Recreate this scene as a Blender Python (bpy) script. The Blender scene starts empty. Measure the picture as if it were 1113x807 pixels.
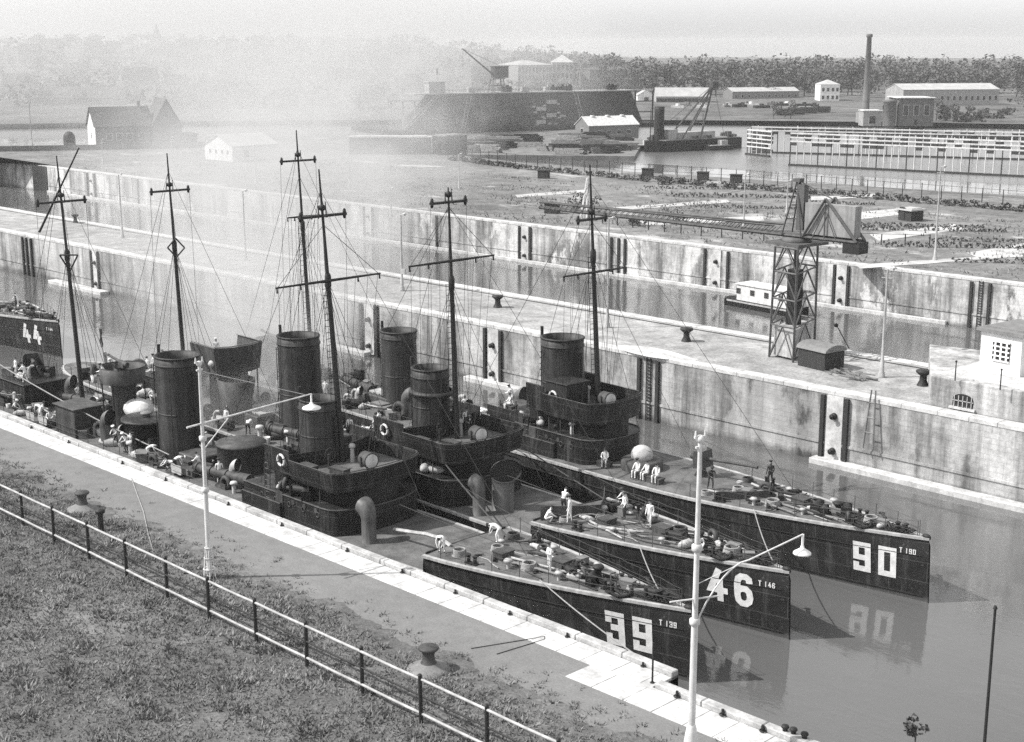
import bpy, bmesh, math, random
from mathutils import Vector, Matrix, noise
random.seed(7)
R = math.radians; PI = math.pi
sc = bpy.context.scene
col = sc.collection
# ------------------------------------------------------------------ surveying
# The lock runs along X, the far bank lies towards +Y, quay level is z = 0 and the water z = -6.
FPX, HY, CX, CY, CAMZ = 1550.0, 50.0, 556.5, 403.5, 27.0
TH = math.atan((CY - HY) / FPX); AZ = R(135)
FW = Vector((math.cos(AZ) * math.cos(TH), math.sin(AZ) * math.cos(TH), -math.sin(TH)))
RT = Vector((math.sin(AZ), -math.cos(AZ), 0)); UP = RT.cross(FW)
def ray(x, y): return FW * FPX + RT * (x - CX) - UP * (y - CY)
def gp(x, y, z=0.0):                      # sight line to a level plane
    d = ray(x, y); t = (z - CAMZ) / d.z
    return Vector((d.x * t, d.y * t, z))
def gy(x, y, Y):                          # sight line to a wall plane
    d = ray(x, y); t = Y / d.y
    return Vector((d.x * t, Y, CAMZ + d.z * t))
def pj(p):
    q = Vector(p) - Vector((0, 0, CAMZ)); dz = q.dot(FW)
    return CX + FPX * q.dot(RT) / dz, CY - FPX * q.dot(UP) / dz
def hgt(p, y):                            # height above p seen at row y
    lo, hi = -60.0, 200.0
    for _ in range(50):
        m = (lo + hi) / 2
        if pj((p[0], p[1], p[2] + m))[1] > y: lo = m
        else: hi = m
    return m
# ------------------------------------------------------------------ materials
def nodes_of(name):
    m = bpy.data.materials.new(name); m.use_nodes = True
    nt = m.node_tree; return m, nt, nt.nodes['Principled BSDF']
def N(nt, t, **k):
    n = nt.nodes.new(t)
    for a, b in k.items(): setattr(n, a, b)
    return n
def math_n(nt, op, a, b=None, c=None, clamp=False):
    n = N(nt, 'ShaderNodeMath', operation=op); n.use_clamp = clamp
    for i, v in enumerate((a, b, c)):
        if v is None: continue
        if hasattr(v, 'is_output') or hasattr(v, 'links'): nt.links.new(v, n.inputs[i])
        else: n.inputs[i].default_value = v
    return n.outputs[0]
def noise_n(nt, vec, scale, detail=5, rough=.6, stretch=(1, 1, 1)):
    mp = N(nt, 'ShaderNodeMapping'); mp.inputs['Scale'].default_value = stretch
    nt.links.new(vec, mp.inputs[0])
    n = N(nt, 'ShaderNodeTexNoise'); n.inputs['Scale'].default_value = scale
    n.inputs['Detail'].default_value = detail; n.inputs['Roughness'].default_value = rough
    nt.links.new(mp.outputs[0], n.inputs['Vector']); return n.outputs['Fac']
def mapr(nt, v, a, b, c, d):
    n = N(nt, 'ShaderNodeMapRange'); nt.links.new(v, n.inputs[0])
    for i, q in enumerate((a, b, c, d)): n.inputs[i + 1].default_value = q
    return n.outputs[0]
def grey(nt, v):
    n = N(nt, 'ShaderNodeCombineColor')
    for i in range(3): nt.links.new(v, n.inputs[i])
    return n.outputs[0]
def bump_n(nt, h, strength, dist, bs):
    b = N(nt, 'ShaderNodeBump'); b.inputs['Strength'].default_value = strength
    b.inputs['Distance'].default_value = dist
    nt.links.new(h, b.inputs['Height']); nt.links.new(b.outputs[0], bs.inputs['Normal'])
MATS = {}
def mat(name, v, rough=.8, var=.25, scale=1.5, fine=18, bump=0.0, stretch=(1, 1, 1), spec=.3, streak=0.0, coord='Object'):
    if name in MATS: return MATS[name]
    m, nt, bs = nodes_of(name)
    tc = N(nt, 'ShaderNodeTexCoord').outputs[coord]
    n1 = noise_n(nt, tc, scale, 6, .62, stretch); n2 = noise_n(nt, tc, fine, 3, .6)
    f = mapr(nt, n1, .28, .72, v * (1 - var), v * (1 + var))
    f = math_n(nt, 'MULTIPLY', f, mapr(nt, n2, .2, .8, 1 - var * .7, 1 + var * .7))
    if streak:
        n3 = noise_n(nt, tc, 2.2, 4, .6, (1, 1, .06))
        f = math_n(nt, 'MULTIPLY', f, mapr(nt, n3, .4, .7, 1 - streak, 1 + streak))
    nt.links.new(grey(nt, f), bs.inputs['Base Color'])
    bs.inputs['Roughness'].default_value = rough; bs.inputs['Specular IOR Level'].default_value = spec
    if bump: bump_n(nt, n2, bump, .05, bs)
    MATS[name] = m; return m
HULL = mat('hull_black', .012, .55, .35, .8, 9, .2, spec=.2, streak=.25)
HULLG = mat('hull_dark_grey', .024, .6, .3, .8, 9, .2, spec=.2, streak=.3)
STEELM = mat('weathered_steel', .065, .6, .35, 1.4, 9, .15, spec=.2, streak=.25)
FUN = mat('funnel_paint', .036, .55, .4, 1.2, 8, .2, spec=.25, streak=.4)
DECK = mat('deck_plating', .105, .8, .5, .9, 9, .4)
DARK = mat('dark_iron', .018, .6, .3, 2, 12, .1)
MIDG = mat('mid_grey_paint', .16, .6, .25, 2, 12)
LIGHTG = mat('light_grey_paint', .36, .6, .2, 2, 12, streak=.2)
WHITE = mat('white_paint', .78, .6, .1, 2, 14)
WHITED = mat('dirty_white_paint', .58, .65, .22, 1.2, 12, streak=.15)
CANVAS = mat('pale_canvas', .42, .9, .22, 3, 22, .3)
ROPE = mat('hemp_rope', .26, .95, .3, 6, 60, .3)
ROPED = mat('tarred_rope', .06, .9, .3, 6, 60, .3)
WOOD = mat('weathered_wood', .18, .85, .35, 1.2, 16, .3, (1, 6, 1))
WOODD = mat('tarred_wood', .03, .8, .35, 1.2, 16, .3, (6, 1, 1))
CLOTH = mat('white_drill_cloth', .72, .95, .15, 5, 30)
CLOTHD = mat('navy_cloth', .04, .95, .25, 5, 30)
SKIN = mat('skin', .22, .6, .08, 8, 40)
HAIR = mat('dark_hair', .03, .8, .2, 8, 40)
GLASS = mat('window_glass', .03, .08, .2, 2, 5, spec=.6)
STONEL = mat('coping_stone', .46, .85, .34, .7, 4, .25)
BRICK = mat('brick_wall', .13, .9, .3, .5, 5, .3)
BRICKL = mat('pale_brick_wall', .27, .9, .25, .5, 5, .3)
ROOF = mat('roof_tiles', .08, .85, .25, .6, 6, .3, (1, 6, 1))
ROOFL = mat('pale_roof', .38, .85, .2, .3, 5)
PLASTER = mat('white_plaster', .66, .9, .14, .6, 8, .1, streak=.1)
SOIL = mat('bare_soil', .15, .95, .4, .25, 4, .4)
COAL = mat('coal', .02, .8, .4, 3, 20, .5)
BARK = mat('bark', .05, .95, .3, 2, 12, .4)
LEAF = mat('foliage', .1, .8, .5, .22, 1.3)
LEAFD = mat('dark_foliage', .05, .8, .5, .3, 2)
def hull_mat(name, v, bw_=4.6, bh_=1.25, mort=3.2):
    m, nt, bs = nodes_of(name); tc = N(nt, 'ShaderNodeTexCoord').outputs['Object']; sx = N(nt, 'ShaderNodeSeparateXYZ'); nt.links.new(tc, sx.inputs[0])
    cb = N(nt, 'ShaderNodeCombineXYZ'); nt.links.new(sx.outputs[0], cb.inputs[0]); nt.links.new(sx.outputs[2], cb.inputs[1])
    br = N(nt, 'ShaderNodeTexBrick'); nt.links.new(cb.outputs[0], br.inputs['Vector']); br.inputs['Scale'].default_value = 1; br.inputs['Brick Width'].default_value = bw_; br.inputs['Row Height'].default_value = bh_
    br.inputs['Mortar Size'].default_value = .025; br.inputs['Color1'].default_value = (.8,) * 3 + (1,); br.inputs['Color2'].default_value = (1.25,) * 3 + (1,); br.inputs['Mortar'].default_value = (mort,) * 3 + (1,)
    bw_ = N(nt, 'ShaderNodeRGBToBW'); nt.links.new(br.outputs[0], bw_.inputs[0])
    a = noise_n(nt, tc, .6, 7, .7); c = noise_n(nt, tc, 1.6, 6, .7, (1, 1, .08)); d = noise_n(nt, tc, 5, 4, .7)
    f = math_n(nt, 'MULTIPLY', bw_.outputs[0], mapr(nt, a, .3, .7, v * .6, v * 1.5))
    f = math_n(nt, 'ADD', f, mapr(nt, c, .53, .75, 0, .06)); f = math_n(nt, 'ADD', f, mapr(nt, d, .6, .75, 0, .08))   # salt runs, scuffs
    z = math_n(nt, 'ADD', sx.outputs[2], math_n(nt, 'MULTIPLY', math_n(nt, 'SUBTRACT', a, .5), .5))
    f = math_n(nt, 'ADD', f, mapr(nt, z, .1, .42, .05, 0))                                                               # scum at the waterline
    nt.links.new(grey(nt, f), bs.inputs['Base Color']); bs.inputs['Roughness'].default_value = .5; bs.inputs['Specular IOR Level'].default_value = .25
    bump_n(nt, math_n(nt, 'ADD', bw_.outputs[0], math_n(nt, 'MULTIPLY', a, 2.0)), .35, .05, bs); return m
BOATHULL = hull_mat('boat_hull_plating', .016); STEEL = hull_mat('superstructure_plating', .016, 1.9, .95, 2.6)
NUMP = mat('number_paint', .68, .6, .2, 2.5, 14, .1)
def wall_mat(name, lo, hi, white=.0, dark=.6):
    m, nt, bs = nodes_of(name)
    tc = N(nt, 'ShaderNodeTexCoord').outputs['Object']
    sx = N(nt, 'ShaderNodeSeparateXYZ'); nt.links.new(tc, sx.inputs[0])
    big = noise_n(nt, tc, .09, 7, .68, (1, 1, 1.6)); stv = noise_n(nt, tc, .75, 6, .65, (1, 1, .07)); fin = noise_n(nt, tc, 3.0, 4, .7)
    f = mapr(nt, big, .36, .62, lo * .8, hi * 1.05)
    f = math_n(nt, 'MULTIPLY', f, mapr(nt, stv, .38, .66, 1.22, 1 - dark))
    f = math_n(nt, 'MULTIPLY', f, mapr(nt, fin, .25, .75, .72, 1.28))
    if white:   # lime run-off that leaves pale patches with a ragged edge
        w = noise_n(nt, tc, .16, 8, .72, (1, 1, .45))
        wm = mapr(nt, w, .52, .57, 0, white)
        f = math_n(nt, 'ADD', math_n(nt, 'MULTIPLY', f, math_n(nt, 'SUBTRACT', 1.0, wm)), math_n(nt, 'MULTIPLY', wm, .6))
    # algae and wet band towards the waterline
    zz = math_n(nt, 'ADD', sx.outputs[2], math_n(nt, 'MULTIPLY', math_n(nt, 'SUBTRACT', big, .5), 1.6))
    wet = mapr(nt, zz, -5.8, -5.3, .45, 1.0)
    f = math_n(nt, 'MULTIPLY', f, wet)
    # masonry courses
    cb = N(nt, 'ShaderNodeCombineXYZ'); nt.links.new(sx.outputs[0], cb.inputs[0]); nt.links.new(sx.outputs[2], cb.inputs[1])
    br = N(nt, 'ShaderNodeTexBrick'); nt.links.new(cb.outputs[0], br.inputs['Vector'])
    br.inputs['Scale'].default_value = 1.0; br.inputs['Brick Width'].default_value = 1.1; br.inputs['Row Height'].default_value = .42
    br.inputs['Mortar Size'].default_value = .02; br.inputs['Color1'].default_value = (1, 1, 1, 1); br.inputs['Color2'].default_value = (.93, .93, .93, 1); br.inputs['Mortar'].default_value = (.8, .8, .8, 1)
    bw = N(nt, 'ShaderNodeRGBToBW'); nt.links.new(br.outputs[0], bw.inputs[0])
    f = math_n(nt, 'MULTIPLY', f, bw.outputs[0])
    nt.links.new(grey(nt, f), bs.inputs['Base Color']); bs.inputs['Roughness'].default_value = .9
    bump_n(nt, math_n(nt, 'MULTIPLY', bw.outputs[0], fin), .5, .06, bs)
    MATS[name] = m; return m
WALLI = wall_mat('island_masonry', .2, .4, .3, .7)
WALLF = wall_mat('far_masonry', .24, .5, .9, .7)
WALLN = wall_mat('quay_masonry', .16, .3)
def ground_mat(name, lo, hi, scales, tuft=0.0, patch=None, bumpd=.08):
    m, nt, bs = nodes_of(name)
    tc = N(nt, 'ShaderNodeTexCoord').outputs['Object']
    a = noise_n(nt, tc, scales[0], 8, .65); b = noise_n(nt, tc, scales[1], 5, .65); c = noise_n(nt, tc, scales[2], 3, .7)
    f = mapr(nt, a, .32, .68, lo, hi)
    f = math_n(nt, 'MULTIPLY', f, mapr(nt, b, .28, .72, .6, 1.4) if hi / lo > 1.3 else mapr(nt, b, .28, .72, .9, 1.1))
    f = math_n(nt, 'MULTIPLY', f, mapr(nt, c, .25, .75, .62, 1.38) if hi / lo > 1.3 else mapr(nt, c, .25, .75, .8, 1.2))
    if patch:   # bare, trodden ground
        pn = noise_n(nt, tc, patch[0], 7, .7, (1, 1.8, 1))
        pm = mapr(nt, pn, patch[1], patch[1] + .07, 0, 1)
        f = math_n(nt, 'ADD', math_n(nt, 'MULTIPLY', f, math_n(nt, 'SUBTRACT', 1.0, pm)), math_n(nt, 'MULTIPLY', pm, patch[2]))
    nt.links.new(grey(nt, f), bs.inputs['Base Color']); bs.inputs['Roughness'].default_value = .95; bs.inputs['Specular IOR Level'].default_value = .1
    bump_n(nt, math_n(nt, 'ADD', b, c), .7, bumpd, bs)
    MATS[name] = m; return m
LAWN = ground_mat('lawn_ground', .075, .17, (.07, 1.1, 6), patch=(.3, .6, .2))
FIELD = ground_mat('field_grass', .11, .21, (.03, .25, 1.4), patch=(.05, .58, .36), bumpd=.2)
TARMAC = ground_mat('quay_tarmac', .15, .185, (.15, 1.2, 9), bumpd=.02)
PAVE = ground_mat('island_paving', .22, .33, (.06, .45, 3.5), patch=(.09, .6, .42), bumpd=.03)
EARTH = ground_mat('far_land', .14, .26, (.012, .08, .5), patch=(.02, .58, .4), bumpd=.2)
HILLM = ground_mat('hill_ground', .08, .15, (.01, .05, .3), bumpd=.3)
def water_mat(rough=.05, bmp=.2):
    m, nt, bs = nodes_of('harbour_water')
    tc = N(nt, 'ShaderNodeTexCoord').outputs['Object']
    a = noise_n(nt, tc, .9, 4, .6, (.6, 1.5, 1)); b = noise_n(nt, tc, .12, 3, .6); c = noise_n(nt, tc, 4.0, 3, .6)
    big = noise_n(nt, tc, .025, 4, .6)
    f = mapr(nt, big, .35, .65, .085, .11)
    nt.links.new(grey(nt, f), bs.inputs['Base Color'])
    bs.inputs['Roughness'].default_value = rough; bs.inputs['IOR'].default_value = 1.62; bs.inputs['Specular IOR Level'].default_value = .5
    h = math_n(nt, 'ADD', math_n(nt, 'MULTIPLY', a, mapr(nt, b, .42, .66, .2, 1.3)), math_n(nt, 'MULTIPLY', c, mapr(nt, b, .42, .66, .08, .3)))
    bump_n(nt, h, bmp, .12, bs)
    return m
WATER = water_mat(); WATERF = water_mat(.28, .5)
# ------------------------------------------------------------------ mesh builder
class MB:
    def __init__(s): s.v = []; s.f = []; s.m = []; s.mi = 0; s.smooth = []
    def add(s, vs, fs, sm=False):
        o = len(s.v); s.v += [tuple(p) for p in vs]
        for f in fs: s.f.append([o + i for i in f]); s.m.append(s.mi); s.smooth.append(sm)
        return s
    def box(s, c, d, rz=0.0, tilt=None):
        M = Matrix.Rotation(rz, 3, 'Z')
        if tilt: M = M @ Matrix.Rotation(tilt[1], 3, tilt[0])
        vs = [Vector(c) + M @ Vector((sx * d[0] / 2, sy * d[1] / 2, sz * d[2] / 2)) for sz in (-1, 1) for sx, sy in ((-1, -1), (1, -1), (1, 1), (-1, 1))]
        return s.add(vs, [(3, 2, 1, 0), (4, 5, 6, 7), (0, 1, 5, 4), (1, 2, 6, 5), (2, 3, 7, 6), (3, 0, 4, 7)])
    def cyl(s, p0, p1, r0, r1=None, n=10, caps=True):
        r1 = r0 if r1 is None else r1
        p0, p1 = Vector(p0), Vector(p1); d = (p1 - p0).normalized()
        a = d.cross(Vector((0, 0, 1)) if abs(d.z) < .9 else Vector((1, 0, 0))).normalized(); b = d.cross(a)
        vs = []
        for p, r in ((p0, r0), (p1, r1)):
            for i in range(n):
                t = 2 * PI * i / n; vs.append(p + a * math.cos(t) * r + b * math.sin(t) * r)
        s.add(vs, [(i, (i + 1) % n, n + (i + 1) % n, n + i) for i in range(n)], n > 6)
        if caps: s.add(vs, [tuple(range(n))[::-1], tuple(range(n, 2 * n))])
        return s
    def bar(s, p0, p1, w): return s.cyl(p0, p1, w / 2 * 1.25, None, 4)
    def tube(s, pts, r, n=6):
        for a, b in zip(pts[:-1], pts[1:]): s.cyl(a, b, r, None, n, True)
        return s
    def lathe(s, c, prof, n=20, sx=1.0, axis='Z', rot=None):
        c = Vector(c); vs = []
        for r, z in prof:
            for i in range(n):
                t = 2 * PI * i / n; p = Vector((r * math.cos(t) * sx, r * math.sin(t), z))
                if rot: p = rot @ p
                vs.append(c + p)
        fs = [(j * n + i, j * n + (i + 1) % n, (j + 1) * n + (i + 1) % n, (j + 1) * n + i) for j in range(len(prof) - 1) for i in range(n)]
        return s.add(vs, fs, True)
    def prism(s, pl, z0, z1, top=True):
        n = len(pl); vs = [(x, y, z0) for x, y in pl] + [(x, y, z1) for x, y in pl]
        fs = [(i, (i + 1) % n, n + (i + 1) % n, n + i) for i in range(n)] + [tuple(range(n))[::-1]]
        if top: fs.append(tuple(range(n, 2 * n)))
        return s.add(vs, fs)
    def wallstrip(s, pl, z0, z1, t=.06, flare=0.0, closed=False):      # a thin upright plate along a polyline
        n = len(pl); L = [Vector(p).to_2d() if len(p) > 2 else Vector(p) for p in pl]; nor = []
        for i in range(n):
            a = L[max(i - 1, 0)] if not closed else L[i - 1]; b = L[min(i + 1, n - 1)] if not closed else L[(i + 1) % n]
            d = (b - a).normalized(); nor.append(Vector((d.y, -d.x)))
        vs = []
        for i in range(n):
            for off, z in ((0, z0), (flare, z1), (flare - t, z1), (-t, z0)):
                q = L[i] + nor[i] * off; vs.append((q.x, q.y, z))
        fs = []
        for i in range(n if closed else n - 1):
            j = (i + 1) % n
            for k in range(4): fs.append((i * 4 + k, j * 4 + k, j * 4 + (k + 1) % 4, i * 4 + (k + 1) % 4))
        if not closed: fs += [(0, 1, 2, 3), ((n - 1) * 4 + 3, (n - 1) * 4 + 2, (n - 1) * 4 + 1, (n - 1) * 4)]
        return s.add(vs, fs)
    def torus(s, c, R0, r, n=18, k=6, M=None, squash=1.0):
        vs = []
        for i in range(n):
            t = 2 * PI * i / n
            for j in range(k):
                u = 2 * PI * j / k; p = Vector(((R0 + r * math.cos(u)) * math.cos(t), (R0 + r * math.cos(u)) * math.sin(t), r * math.sin(u) * squash))
                vs.append(Vector(c) + (M @ p if M else p))
        return s.add(vs, [(i * k + j, ((i + 1) % n) * k + j, ((i + 1) % n) * k + (j + 1) % k, i * k + (j + 1) % k) for i in range(n) for j in range(k)], True)
    def ball(s, c, r, n=10, k=6):
        if not hasattr(r, '__len__'): r = (r, r, r)
        vs = [(c[0], c[1], c[2] - r[2])]
        for j in range(1, k):
            a = -PI / 2 + PI * j / k
            for i in range(n): t = 2 * PI * i / n; vs.append((c[0] + r[0] * math.cos(a) * math.cos(t), c[1] + r[1] * math.cos(a) * math.sin(t), c[2] + r[2] * math.sin(a)))
        vs.append((c[0], c[1], c[2] + r[2])); e = len(vs) - 1
        fs = [(0, 1 + (i + 1) % n, 1 + i) for i in range(n)]
        for j in range(k - 2): fs += [(1 + j * n + i, 1 + j * n + (i + 1) % n, 1 + (j + 1) * n + (i + 1) % n, 1 + (j + 1) * n + i) for i in range(n)]
        fs += [(e, 1 + (k - 2) * n + i, 1 + (k - 2) * n + (i + 1) % n) for i in range(n)]
        return s.add(vs, fs, True)
    def mesh(s, name, mats):
        me = bpy.data.meshes.new(name); me.from_pydata(s.v, [], s.f)
        for m in (mats if isinstance(mats, (list, tuple)) else [mats]): me.materials.append(m)
        me.polygons.foreach_set('material_index', s.m); me.polygons.foreach_set('use_smooth', s.smooth)
        bm = bmesh.new(); bm.from_mesh(me); bmesh.ops.recalc_face_normals(bm, faces=bm.faces); bm.to_mesh(me); bm.free()
        me.update(); return me
    def build(s, name, mats, parent=None, loc=(0, 0, 0), rz=0.0, bevel=0.0):
        o = bpy.data.objects.new(name, s.mesh(name, mats)); col.objects.link(o)
        o.location = loc; o.rotation_euler.z = rz
        if parent: o.parent = parent
        if bevel:
            b = o.modifiers.new('edge', 'BEVEL'); b.width = bevel; b.segments = 1; b.limit_method = 'ANGLE'
        return o
def tag(o, label, cat, group=None, kind=None):
    o['label'] = label; o['category'] = cat
    if group: o['group'] = group
    if kind: o['kind'] = kind
    return o
def thing(name, label, cat, loc=(0, 0, 0), rz=0.0, group=None):
    o = bpy.data.objects.new(name, None); col.objects.link(o); o.empty_display_size = .3
    o.location = loc; o.rotation_euler.z = rz
    return tag(o, label, cat, group)
def struct(o): o['kind'] = 'structure'; return o
def dup(root, loc=None, rz=None, label=None, group=None):
    r = root.copy(); col.objects.link(r)
    if loc is not None: r.location = loc
    if rz is not None: r.rotation_euler.z = rz
    if label: r['label'] = label
    if group: r['group'] = group
    for ch in list(root.children):
        c = ch.copy(); col.objects.link(c); c.parent = r
        for g in list(ch.children):
            d = g.copy(); col.objects.link(d); d.parent = c
    return r
def piece(me, name, parent, loc=(0, 0, 0), rot=(0, 0, 0), s=1.0):     # a part that shares its mesh with its repeats
    o = bpy.data.objects.new(name, me); col.objects.link(o); o.parent = parent
    o.location = loc; o.rotation_euler = rot; o.scale = (s, s, s) if not hasattr(s, '__len__') else s
    return o
def sag(a, b, drop, n=8):
    a, b = Vector(a), Vector(b)
    return [a.lerp(b, i / n) - Vector((0, 0, drop * 4 * (i / n) * (1 - i / n))) for i in range(n + 1)]
# ------------------------------------------------------------------ camera, daylight
cam = bpy.data.cameras.new('camera'); co = bpy.data.objects.new('camera', cam); col.objects.link(co)
co.location = (0, 0, CAMZ); cam.sensor_width = 36; cam.lens = 36 * FPX / 1113
co.rotation_euler = Matrix((RT, UP, -FW)).transposed().to_euler()
cam.clip_end = 8000; cam.clip_start = .5; sc.camera = co
SUN_EL = R(47); SDIR = Vector((-.66, -.75, 0)).normalized() * math.cos(SUN_EL) + Vector((0, 0, math.sin(SUN_EL)))
sl = bpy.data.lights.new('sun', 'SUN'); sl.energy = 3.6; sl.angle = R(.5); sl.color = (1, .985, .96)
so = bpy.data.objects.new('sun', sl); col.objects.link(so); so.rotation_euler = SDIR.to_track_quat('Z', 'Y').to_euler()
w = bpy.data.worlds.new('World'); sc.world = w; w.use_nodes = True
nt = w.node_tree; bg = nt.nodes['Background']
sk = N(nt, 'ShaderNodeTexSky', sky_type='NISHITA'); sk.sun_disc = False
sk.sun_elevation = SUN_EL; sk.sun_rotation = math.atan2(SDIR.x, SDIR.y); sk.dust_density = 1.0; sk.air_density = 1.0
b2 = N(nt, 'ShaderNodeSeparateColor'); nt.links.new(sk.outputs[0], b2.inputs[0]); nt.links.new(b2.outputs[2], bg.inputs[0])   # orthochromatic plate: it records the blue of the sky
bg.inputs['Strength'].default_value = .15
sc.view_settings.view_transform = 'Standard'; sc.view_settings.look = 'None'; sc.view_settings.gamma = 1
sc.view_settings.exposure = 0.75
sc.cycles.max_bounces = 6; sc.cycles.diffuse_bounces = 2; sc.cycles.glossy_bounces = 3; sc.cycles.volume_bounces = 0
sc.cycles.transparent_max_bounces = 8; sc.cycles.caustics_reflective = False; sc.cycles.caustics_refractive = False
sc.cycles.volume_step_rate = 3; sc.cycles.volume_max_steps = 128; sc.cycles.use_denoising = False
# ------------------------------------------------------------------ water and land
mb = MB(); mb.add([(-4000, -1500, -6), (1800, -1500, -6), (1800, 4000, -6), (-4000, 4000, -6)], [(0, 1, 2, 3)])
struct(mb.build('water', WATER))
hb = [gp(x, y, -5.985) for x, y in ((-500, 157), (300, 148), (490, 160), (700, 178), (1000, 196), (1500, 220), (1500, 120), (700, 116), (-700, 116))]
mb = MB(); mb.add([tuple(p) for p in hb], [tuple(range(len(hb)))]); struct(mb.build('harbour_water', WATERF))
XS, YS = -36.0, 46.35                       # where the quay edge steps back
cA = gp(656, 745); cB = gp(680, 734.6)
Y2 = 45.0; W2 = cA.y
mb = MB(); mb.prism([(-460, -70), (90, -70), (90, Y2), (XS, Y2), (XS, YS), (-460, YS)], -9, 0)
struct(mb.build('lawn', LAWN))
def ragged(x0, x1, y, amp, st=.35, seed=0):
    out = []; x = x0
    while x < x1:
        out.append((x, y + amp * (noise.noise((x * .35, seed, 0)) * 1.0 + noise.noise((x * 1.7, seed, 3)) * .55 + noise.noise((x * 5, seed, 9)) * .25))); x += st
    out.append((x1, y)); return out
def sheet(name, lo, hi, z, m):              # strip between two polylines of equal X
    mb = MB(); n = len(lo)
    mb.add([(x, y, z) for x, y in lo] + [(x, y, z) for x, y in hi], [(i, i + 1, n + i + 1, n + i) for i in range(n - 1)])
    return struct(mb.build(name, m))
lo = ragged(-200, 40, 40.6, 1.0); sheet('quay_path', lo, [(x, 44.4) for x, _ in lo], .004, TARMAC)
def pavers(name, x0, x1, y0, y1, z, t, ln, m, rows=1):
    mb = MB(); x = x0
    while x < x1:
        l = min(ln * random.uniform(.9, 1.1), x1 - x)
        for r in range(rows):
            ya = y0 + (y1 - y0) * r / rows; yb = y0 + (y1 - y0) * (r + 1) / rows
            mb.box((x + l / 2, (ya + yb) / 2, z + t / 2 + random.uniform(-.006, .006)), (l - .025, yb - ya - .02, t))
        x += l
    return mb.build(name, m, bevel=.012)
o = struct(pavers('quay_coping', -200, XS + .02, 44.35, 45.9, -.1, .125, 1.6, STONEL))
o = struct(pavers('quay_coping', XS - 3.4, 40, W2 - .55, 44.55, -.1, .13, 1.6, STONEL))
# quay walls with their kerbs
q = thing('quay_wall', 'near quay wall with a raised pale kerb along its edge, running beside the boats', 'quay wall', (0, 0, 0))
mb = MB(); mb.prism([(-460, YS - .5), (XS, YS - .5), (XS, YS + .02), (-460, YS + .02)], -9, -.12); mb.prism([(XS, Y2 - .5), (90, Y2 - .5), (90, Y2 + .02), (XS, Y2 + .02)], -9, -.12)
mb.build('masonry', WALLN, q)
mb = MB(); x = -200
while x < XS - .3:
    l = min(random.uniform(2.2, 3.4), XS - x); mb.box((x + l / 2, YS - .19, .05), (l - .03, .46 + random.uniform(-.02, .02), .42 + random.uniform(-.02, .02))); x += l
x = XS + .1
while x < 40:
    l = random.uniform(2.2, 3.4); mb.box((x + l / 2, Y2 - .19, .05), (l - .03, .46 + random.uniform(-.02, .02), .42 + random.uniform(-.02, .02))); x += l
kerbm = mat('kerb_stone', .36, .9, .4, .8, 6, .5); mb.build('kerb', kerbm, q, bevel=.04)
m_ = MB(); m_.cyl((0, 0, 0), (0, 0, .22), .05); m_.torus((0, 0, .04), .1, .025, 10, 5); ringm = m_.mesh('mooring_ring', DARK)
for x in [-95, -89.5, -82.3, -77, -70, -64.6, -58.6, -54, -49.9, -46, -42.2, -37.6]: piece(ringm, 'mooring_ring', q, (x, YS - .5, 0.03))
for x in (-34.6, -32.2, -30.2): piece(ringm, 'mooring_ring', q, (x, Y2 - .5, .04), s=1.3)
# ------------------------------------------------------------------ island between the two lock chambers
IY0, IY1 = 96.8, 111.4
mb = MB(); mb.prism([(-345, IY0 + .4), (60, IY0 + .4), (60, IY1 - .4), (-345, IY1 - .4)], -9, -.02)
struct(mb.build('island_pavement', PAVE))
def lockwall(name, label, y, x0, x1, face, m, posts, ladders, recess, ledges, dk):
    t = thing(name, label, 'lock wall')
    yy = lambda d: y + face * d              # d > 0 stands out of the wall
    mb = MB(); mb.prism([(x0, yy(0)), (x1, yy(0)), (x1, yy(-.42)), (x0, yy(-.42))], -9, -.3); mb.build('masonry', m, t)
    mb = MB(); x = x0
    while x < x1:
        l = min(random.uniform(2, 3.2), x1 - x); mb.box((x + l / 2, yy(-.55), -.14), (l - .02, 1.2, .36)); x += l
    mb.build('coping', STONEL, t, bevel=.03)
    for x in posts:
        mb = MB(); mb.box((x, yy(.12), -3.7), (.34, .3, 6.6)); mb.build('fender_post', WOODD, t)
    for x in ladders:
        mb = MB()
        for s in (-1, 1): mb.box((x + s * .24, yy(.1), -3.4), (.07, .08, 6.4))
        for k in range(20): mb.box((x, yy(.1), -6.3 + k * .31), (.5, .07, .07))
        mb.build('ladder', DARK, t)
    for x in recess:
        mb = MB(); mb.box((x, yy(.05), -3.1), (1.5, .12, 5.5)); mb.build('stone_panel', STONEL, t)
        for z in (-2.0, -4.9):
            mb = MB(); mb.lathe((x, yy(.12), z), [(.02, 0), (.3, .02), (.26, .16), (.12, .2), (.12, .36), (.24, .4), (.02, .46)], 10, rot=Matrix.Rotation(R(90) * face * -1, 3, 'X')); mb.build('wall_bollard', DARK, t)
    if recess: mb = MB(); mb.box(((x0 + x1) / 2, yy(.04), -4.35), (x1 - x0, .1, .22)); mb.build('string_course', m, t)
    for a, b, wd in ledges:
        mb = MB(); mb.prism([(a, yy(0.02)), (b, yy(0.02)), (b, yy(wd)), (a, yy(wd))], -7, -5.55); mb.build('ledge', STONEL, t, bevel=.05)
    return t
def xs(y, *px): return [gy(p, q_, y).x for p, q_ in px]
ip = xs(IY0, (25, 260), (29, 260), (34, 261), (100, 280), (107, 281), (393, 330), (410, 334), (528, 358), (545, 361), (696, 391), (716, 394), (896, 430), (922, 434))
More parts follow.
